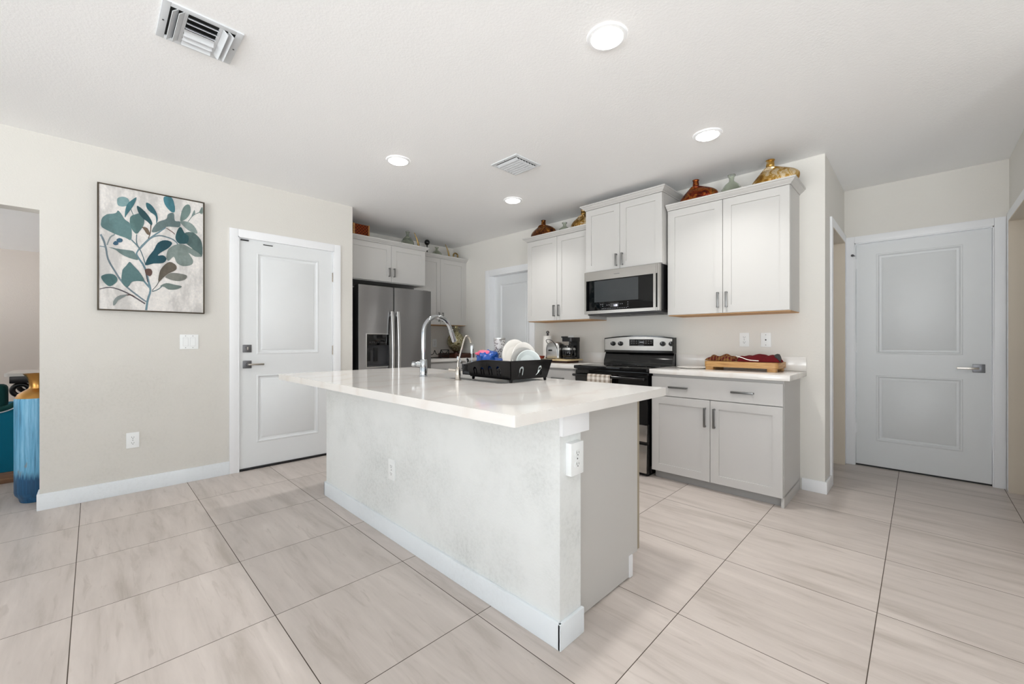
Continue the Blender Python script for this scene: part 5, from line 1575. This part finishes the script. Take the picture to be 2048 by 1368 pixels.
for k in range(26):
    a = random.uniform(0, 6.28); r = random.uniform(.0, .05)
    b0 = Vector((-4.80 + .02 * math.cos(a), 3.705 + .02 * math.sin(a), 1.285))
    b1 = b0 + Vector((r * math.cos(a), r * math.sin(a), random.uniform(.03, .075)))
    m_.tube([b0, (b0 + b1) / 2 + Vector((0, 0, .01)), b1], [.003, .0022, .001], 6)
    s_ = Vector((-math.sin(a), math.cos(a), 0)) * .012
    u_ = (b1 - b0).normalized() * .022
    m_.hexa([b1 - s_ * .3, b1 + s_ * .3, b1 + s_ * .3 + Vector((0, 0, .001)), b1 - s_ * .3 + Vector((0, 0, .001)), b1 + u_ - s_, b1 + u_ + s_, b1 + u_ + s_ + Vector((0, 0, .001)), b1 + u_ - s_ + Vector((0, 0, .001))])
build('dried_stems', m_, 'orb', t, weld=False)

# ================================================================== ornaments on top of the cabinets
def flask(name, label, x, y, z, W, H, D, shift, neck, mat, yaw=0.0, group='metallic vases on the wall cabinets'):
    """flat wide vase; W half width, D half depth, shoulder pushed sideways by shift"""
    t_ = thing(name, label, 'vase', (0, 0, 0), group)
    pr = [(.42, 0, 0), (.74, .03, .05), (.93, .12, .25), (1.0, .26, .5), (.985, .38, .8), (.90, .49, 1.0), (.74, .59, .9), (.52, .68, .5), (.31, .745, .15), (.17, .79, 0), (neck * 1.15, .835, 0), (neck, .95, 0), (neck * 1.22, 1.0, 0), (neck * .9, 1.0, 0), (neck * .75, .9, 0)]
    rings = []
    for (r, zz, sh) in pr:
        q = min(1.0, r)
        dd_ = D * (q if zz < .7 else q * W / D)
        rings.append([Vector((shift * sh + W * r * math.cos(2 * math.pi * k / 36), min(dd_, W * r) * math.sin(2 * math.pi * k / 36), H * zz)) for k in range(36)])
    fine = []
    for i in range(len(rings[0])):
        fine.append(smooth([rg[i] for rg in rings], 4))
    R2 = [[fine[i][k] for i in range(36)] for k in range(len(fine[0]))]
    build('body', MB().loft(R2), mat, t_, sharp=60)
    t_.location = (x, y, z)
    t_.rotation_euler = (0, 0, yaw)
    return t_
TOPR = 2.308
flask('metal_vase', 'copper red and black lacquered vase beside the raised microwave cabinet', -1.388, 3.69, TOPR, .162, .253, .085, .03, .14, 'vase_copper')
flask('metal_vase', 'big pale gold vase at the cupboard end nearest the corridor', -.826, 3.70, TOPR, .163, .257, .085, .04, .16, 'vase_gold')
flask('metal_vase', 'dark brown bronze vase above the cabinet beside the pantry door', -3.107, 3.67, 2.313, .183, .245, .085, .0, .13, 'vase_brown')
flask('metal_vase', 'cracked gold vase half hidden behind the raised microwave cabinet', -2.573, 3.70, 2.313, .158, .255, .085, .0, .15, 'vase_gold_dark')

def bottle(label, x, y, z, r, h, group='small glass bottles on the cabinets'):
    t_ = thing('glass_bottle', label, 'bottle', (0, 0, 0), group)
    pr = [(.001, 0), (r * .6, 0), (r * .9, h * .12), (r, h * .3), (r * .93, h * .46), (r * .66, h * .62), (r * .34, h * .72), (r * .24, h * .78), (r * .24, h * .86), (r * .34, h * .95), (r * .36, h), (r * .28, h), (r * .16, h * .9), (r * .16, h * .76), (r * .6, h * .6), (r * .86, h * .44), (r * .92, h * .3), (r * .8, h * .13), (r * .5, h * .04), (.001, h * .035)]
    build('body', MB().lathe(pr, (0, 0, 0), 32, caps=False), 'glass', t_, sharp=60)
    t_.location = (x, y, z)
    return t_
bottle('smoky glass bottle between the copper vase and the big gold vase', -1.104, 3.70, TOPR, .082, .222)
bottle('smoky glass bottle between the brown vase and the cracked gold vase', -2.825, 3.70, 2.313, .08, .17)
bottle('tall green glass bottle beside the curved horn above the refrigerator', -4.64, 2.81, 2.3135, .083, .24)
bottle('round green glass bottle on the shaded corner cabinet', -4.95, 3.475, 2.3235, .083, .188)

t = thing('woven_box', 'reddish brown woven cane box above the refrigerator', 'box', (-4.70, 2.20, 2.314))
BX = (-4.79, 2.085, -4.61, 2.28)
bx_ = MB().box((BX[0], BX[1], 2.3145), (BX[2], BX[3], 2.515), .006)
body_ = build('body', bx_, 'basket', t)
m_ = MB()
for k in range(9):
    z = 2.328 + k * .0205
    m_.box((BX[2] - .001, BX[1] + .004, z), (BX[2] + .004, BX[3] - .004, z + .012), .002)
    m_.box((BX[0] + .004, BX[1] - .004, z), (BX[2] - .004, BX[1] + .001, z + .012), .002)
build('slats', m_, 'basket', t, weld=False)
build('edge_strip', MB().box((BX[2] - .002, BX[1] - .003, 2.3145), (BX[2] + .006, BX[1] + .02, 2.517), .002).box((BX[2] - .002, BX[3] - .012, 2.3145), (BX[2] + .006, BX[3] + .003, 2.517), .002), 'board_wood', t)

def horn(label, x, y, z, h):
    t_ = thing('horn_ornament', label, 'ornament', (0, 0, 0), 'curved gilt horns on the cabinets')
    pts_ = smooth([(0, .02, 0), (0, .024, h * .25), (0, .012, h * .5), (0, -.012, h * .75), (0, -.045, h)], 5)
    rr = [.020 * (1 - .9 * k / (len(pts_) - 1)) + .001 for k in range(len(pts_))]
    build('horn', MB().tube(pts_, rr, 14), 'silver_brass', t_)
    build('stand', MB().lathe([(.03, 0), (.03, .006), (.021, .012)], (0, .02, 0), 20), 'silver_brass', t_)
    t_.location = (x, y, z)
    return t_
hn = horn('curved gilt horn beside the tall green bottle above the refrigerator', -4.60, 2.925, 2.3135, .235)
copy_thing(hn, (-4.87, 3.61, 2.3235), 'curved gilt horn on the shaded corner cabinet')
t = thing('ball_ornament', 'black ball on a slim stem standing on the shaded corner cabinet', 'ornament', (-4.86, 3.25, 2.3235))
build('stem', MB().lathe([(.034, 0), (.034, .006), (.010, .014), (.007, .16), (.014, .17)], (-4.86, 3.25, 2.3235), 24), 'iron', t)
build('ball', MB().ball((-4.86, 3.25, 2.3235 + .205), .038, n=28), 'black_gloss', t)
t = thing('ring_ornament', 'small gilt hoop ornament at the end of the shaded corner cabinet', 'ornament', (-4.92, 3.79, 2.3235))
ring = [(-4.92, 3.79 + .040 * math.cos(a * math.pi / 16), 2.3235 + .105 + .040 * math.sin(a * math.pi / 16)) for a in range(33)]
build('hoop', MB().tube(ring, .011, 12, False), 'silver_brass', t)
build('foot', MB().lathe([(.025, 0), (.025, .006), (.008, .012), (.007, .062)], (-4.92, 3.79, 2.3235), 20), 'silver_brass', t)

# ================================================================== outlets and switches
def outlet(label, fr, w=.074, h=.118, kind='duplex', group='white outlet plates', box=0.0):
    """fr origin at the plate centre on the wall"""
    t_ = thing('wall_outlet' if kind == 'duplex' else ('light_switch' if kind == 'switch' else 'jack_plate'), label, {'duplex': 'outlet', 'switch': 'light switch'}.get(kind, 'wall plate'), tuple(fr.P(0, 0, 0)), None)
    build('plate', MB().fbox(fr, -w / 2, w / 2, -h / 2, h / 2, 0, box + .006, .002), 'plate', t_)
    b0 = box + .006
    if kind == 'duplex':
        for zc in (-.0215, .0215):
            pts_ = []
            for k in range(24):
                a = 2 * math.pi * k / 24
                pts_.append(fr.P(.0172 * math.cos(a), zc + max(-.0125, min(.0125, .0172 * math.sin(a))), b0 - .001))
            r_ = build('receptacle', MB().prism(pts_, fr.n * .003), 'plate', t_)
            build('slots', MB().fbox(fr, -.0075, -.0055, zc - .002, zc + .007, b0 + .0015, b0 + .0024).fbox(fr, .0055, .0075, zc - .002, zc + .006, b0 + .0015, b0 + .0024).cyl(fr.P(0, zc - .007, b0 + .0015), fr.P(0, zc - .007, b0 + .0024), .0026, n=10), 'ink', r_)
        build('screw', MB().cyl(fr.P(0, 0, b0 - .001), fr.P(0, 0, b0 + .001), .003, n=10), 'hardware', t_)
    elif kind == 'switch':
        for xc, up in ((-.024, 1), (.024, -1)):
            r_ = MB()
            r_.fbox(fr, xc - .0175, xc + .0175, -.035, .035, b0 - .002, b0 + .0006, .0005)
            f_ = build('rocker_frame', r_, 'plate_shade', t_)
            a, b_ = (.0045, .0012) if up > 0 else (.0012, .0045)
            P = fr.P
            build('rocker', MB().hexa([P(xc - .0155, -.033, b0), P(xc + .0155, -.033, b0), P(xc + .0155, -.033, b0 + b_), P(xc - .0155, -.033, b0 + b_), P(xc - .0155, .033, b0), P(xc + .0155, .033, b0), P(xc + .0155, .033, b0 + a), P(xc - .0155, .033, b0 + a)]), 'plate', f_)
            for zz in (-.048, .048):
                build('screw', MB().cyl(P(xc, zz, b0 - .001), P(xc, zz, b0 + .0008), .003, n=10), 'hardware', t_)
    else:
        build('jack', MB().cyl(fr.P(0, 0, b0 - .001), fr.P(0, 0, b0 + .003), .0055, n=14), 'ink', t_)
        for zz in (-.042, .042):
            build('screw', MB().cyl(fr.P(0, zz, b0 - .001), fr.P(0, zz, b0 + .0008), .003, n=10), 'hardware', t_)
    return t_
outlet('white double light switch on the painting wall beside the door', Fr((XL, .555, 1.154), (0, 1, 0)), .122, .12, 'switch')
outlet('white outlet low on the painting wall', Fr((XL, .212, .402), (0, 1, 0)))
outlet('white outlet on the long scuffed back of the island', Fr((-2.209, IY0, .403), (1, 0, 0)))
outlet('white boxed outlet on the narrow end post of the island', Fr((IX1, 1.313, .707), (0, 1, 0)), .08, .125, box=.02)
outlet('white outlet above the cutting board, nearer the range', Fr((-1.062, YB, 1.172), (1, 0, 0)))
outlet('white single jack plate above the cutting board, nearer the corridor', Fr((-.902, YB, 1.170), (1, 0, 0)), kind='jack')
outlet('white outlet on the wall behind the coffee maker', Fr((-2.88, YB, 1.165), (1, 0, 0)))
outlet('white outlet in the corner wall beside the refrigerator', Fr((XF, 3.56, 1.13), (0, 1, 0)))

# ================================================================== painting
def painting():
    t_ = thing('painting', 'tall framed painting of a teal and grey leafy branch', 'painting', (XL, .335, 1.39))
    X = -4.252
    m2 = MB()
    layer = m2.bm.loops.layers.float_color.new('paint')
    def poly(pts, colr, x, dim=.72):
        f = m2._f([m2.v((x, y, z)) for y, z in pts])
        if f is None:
            return
        c_ = tuple(q * dim for q in hexlin(colr))
        for l in f.loops:
            l[layer] = (*c_, 1)
        return f
    y0, y1, z0, z1 = .028, .643, 1.396, 2.308
    poly([(y0, z0), (y1, z0), (y1, z1), (y0, z1)], 'd8d5d2', X, 1.0)
    for k, (c_, p_) in enumerate(PAINT_STEMS):
        n_ = len(p_) // 2
        l_, r_ = p_[:n_], p_[n_:][::-1]
        for q in range(n_ - 1):
            poly([l_[q], l_[q + 1], r_[q + 1], r_[q]], c_, X + .0004 + k * .00006)
    for k, (c_, p_) in enumerate(PAINT_LEAVES):
        p_ = [(min(max(y, y0), y1), z) for y, z in p_]
        for tri in tessellate_polygon([[Vector((y, z, 0)) for y, z in p_]]):
            poly([p_[q] for q in tri], c_, X + .0016 + k * .00006)
    for f in m2.bm.faces:
        f.smooth = False
        f.normal_update()
        if f.normal.x < 0:
            f.normal_flip()
    me = bpy.data.meshes.new('canvas')
    for v_ in m2.bm.verts:
        v_.co -= t_.location
    m2.bm.to_mesh(me)
    m2.bm.free()
    me.materials.append(M['canvas'])
    o_ = bpy.data.objects.new('canvas', me)
    COL.objects.link(o_)
    o_.parent = t_
    build('panel', MB().box((XL + .003, y0, z0), (X - .0005, y1, z1)), 'canvas', t_)
    fr_ = MB()
    w = .009
    for (a, b_, c_, d_) in ((y0 - w, y0, z0 - w, z1 + w), (y1, y1 + w, z0 - w, z1 + w), (y0, y1, z0 - w, z0), (y0, y1, z1, z1 + w)):
        fr_.box((XL + .001, a, c_), (X + .006, b_, d_), .0015)
    build('frame', fr_, 'bronze', t_)
painting()

# ================================================================== side room: floor vase, sofa, console
vx, vy = -4.615, -.285
t = thing('floor_vase', 'tall cylindrical blue floor vase with a flared gold neck beside the wall end', 'vase', (vx, vy, 0))
build('body', MB().lathe([(.001, 0), (.088, 0), (.092, .012), (.095, .03), (.112, .055), (.116, .075), (.116, .735), (.112, .748)], (vx, vy, 0.001), 48), 'blue_glaze', t)
build('neck', MB().lathe([(.113, .748), (.100, .775), (.068, .800), (.047, .815), (.044, .83), (.046, .86), (.054, .892), (.072, .918), (.075, .922), (.066, .922), (.045, .89)], (vx, vy, .001), 48, caps=False), 'copper_trim', t)

t = thing('sofa', 'teal upholstered sofa with scroll-topped dark green arm, partly behind the wall', 'sofa', (-5.7, -1.0, 0))
ax = -5.29
m_ = MB()
m_.box((ax - .95, -1.5, .09), (ax, -.12, .58), .02)
build('seat_side', m_, 'teal_fabric', t)
sw = smooth([(ax - .01, -1.5, .53), (ax - .01, -1.0, .55), (ax - .01, -.56, .60), (ax - .01, -.44, .645), (ax - .01, -.34, .70), (ax - .01, -.12, .74)], 5)
build('arm_panel', MB().prism([(p_.x + .004, p_.y, p_.z - .004) for p_ in sw] + [(ax - .006, -.12, .40), (ax - .006, -1.5, .40)], (-.09, 0, 0)), 'teal_fabric', t)
build('arm_roll', MB().tube(sw, .022, 14), 'green_fabric', t)
build('piping', MB().tube([p_ + Vector((.016, 0, -.024)) for p_ in sw], .0045, 8), 'print', t)
build('back_cushion', MB().box((ax - .42, -1.5, .58), (ax - .25, -.520, .79), .05, 4), 'green_fabric', t)
build('base', MB().box((ax - .93, -1.48, 0), (ax - .005, -.14, .092), .004), 'sofa_wood', t)

t = thing('console_table', 'dark carved console table with a grey stone top behind the sofa arm', 'table', (-6.6, -.2, 0))
cx0, cx1, cy0, cy1 = -6.95, -6.27, -.605, .55
build('top', MB().prism([(x, y, .815) for x, y in rrect(cx0, cy0, cx1, cy1, .03)], (0, 0, .03)), 'side_wall', t)
build('apron', MB().box((cx0 + .03, cy0 + .03, .745), (cx1 - .02, cy1 - .03, .815), .008), 'chair_wood', t)
for (x, y) in ((cx1 - .08, cy0 + .10), (cx1 - .08, cy1 - .10), (cx0 + .08, cy0 + .10), (cx0 + .08, cy1 - .10)):
    ringp = [(x, y + .055 * math.cos(a * math.pi / 12), .675 + .055 * math.sin(a * math.pi / 12)) for a in range(25)]
    m_ = MB().tube(ringp, .022, 12, False)
    m_.tube(smooth([(x, y + .05, .70), (x, y + .10, .62), (x, y + .05, .45), (x, y - .01, .25), (x, y + .03, .09), (x, y, .0)], 5), [.03 - .0005 * k for k in range(26)], 12)
    build('leg', m_, 'chair_wood', t, weld=False)

bpy.context.view_layer.update()
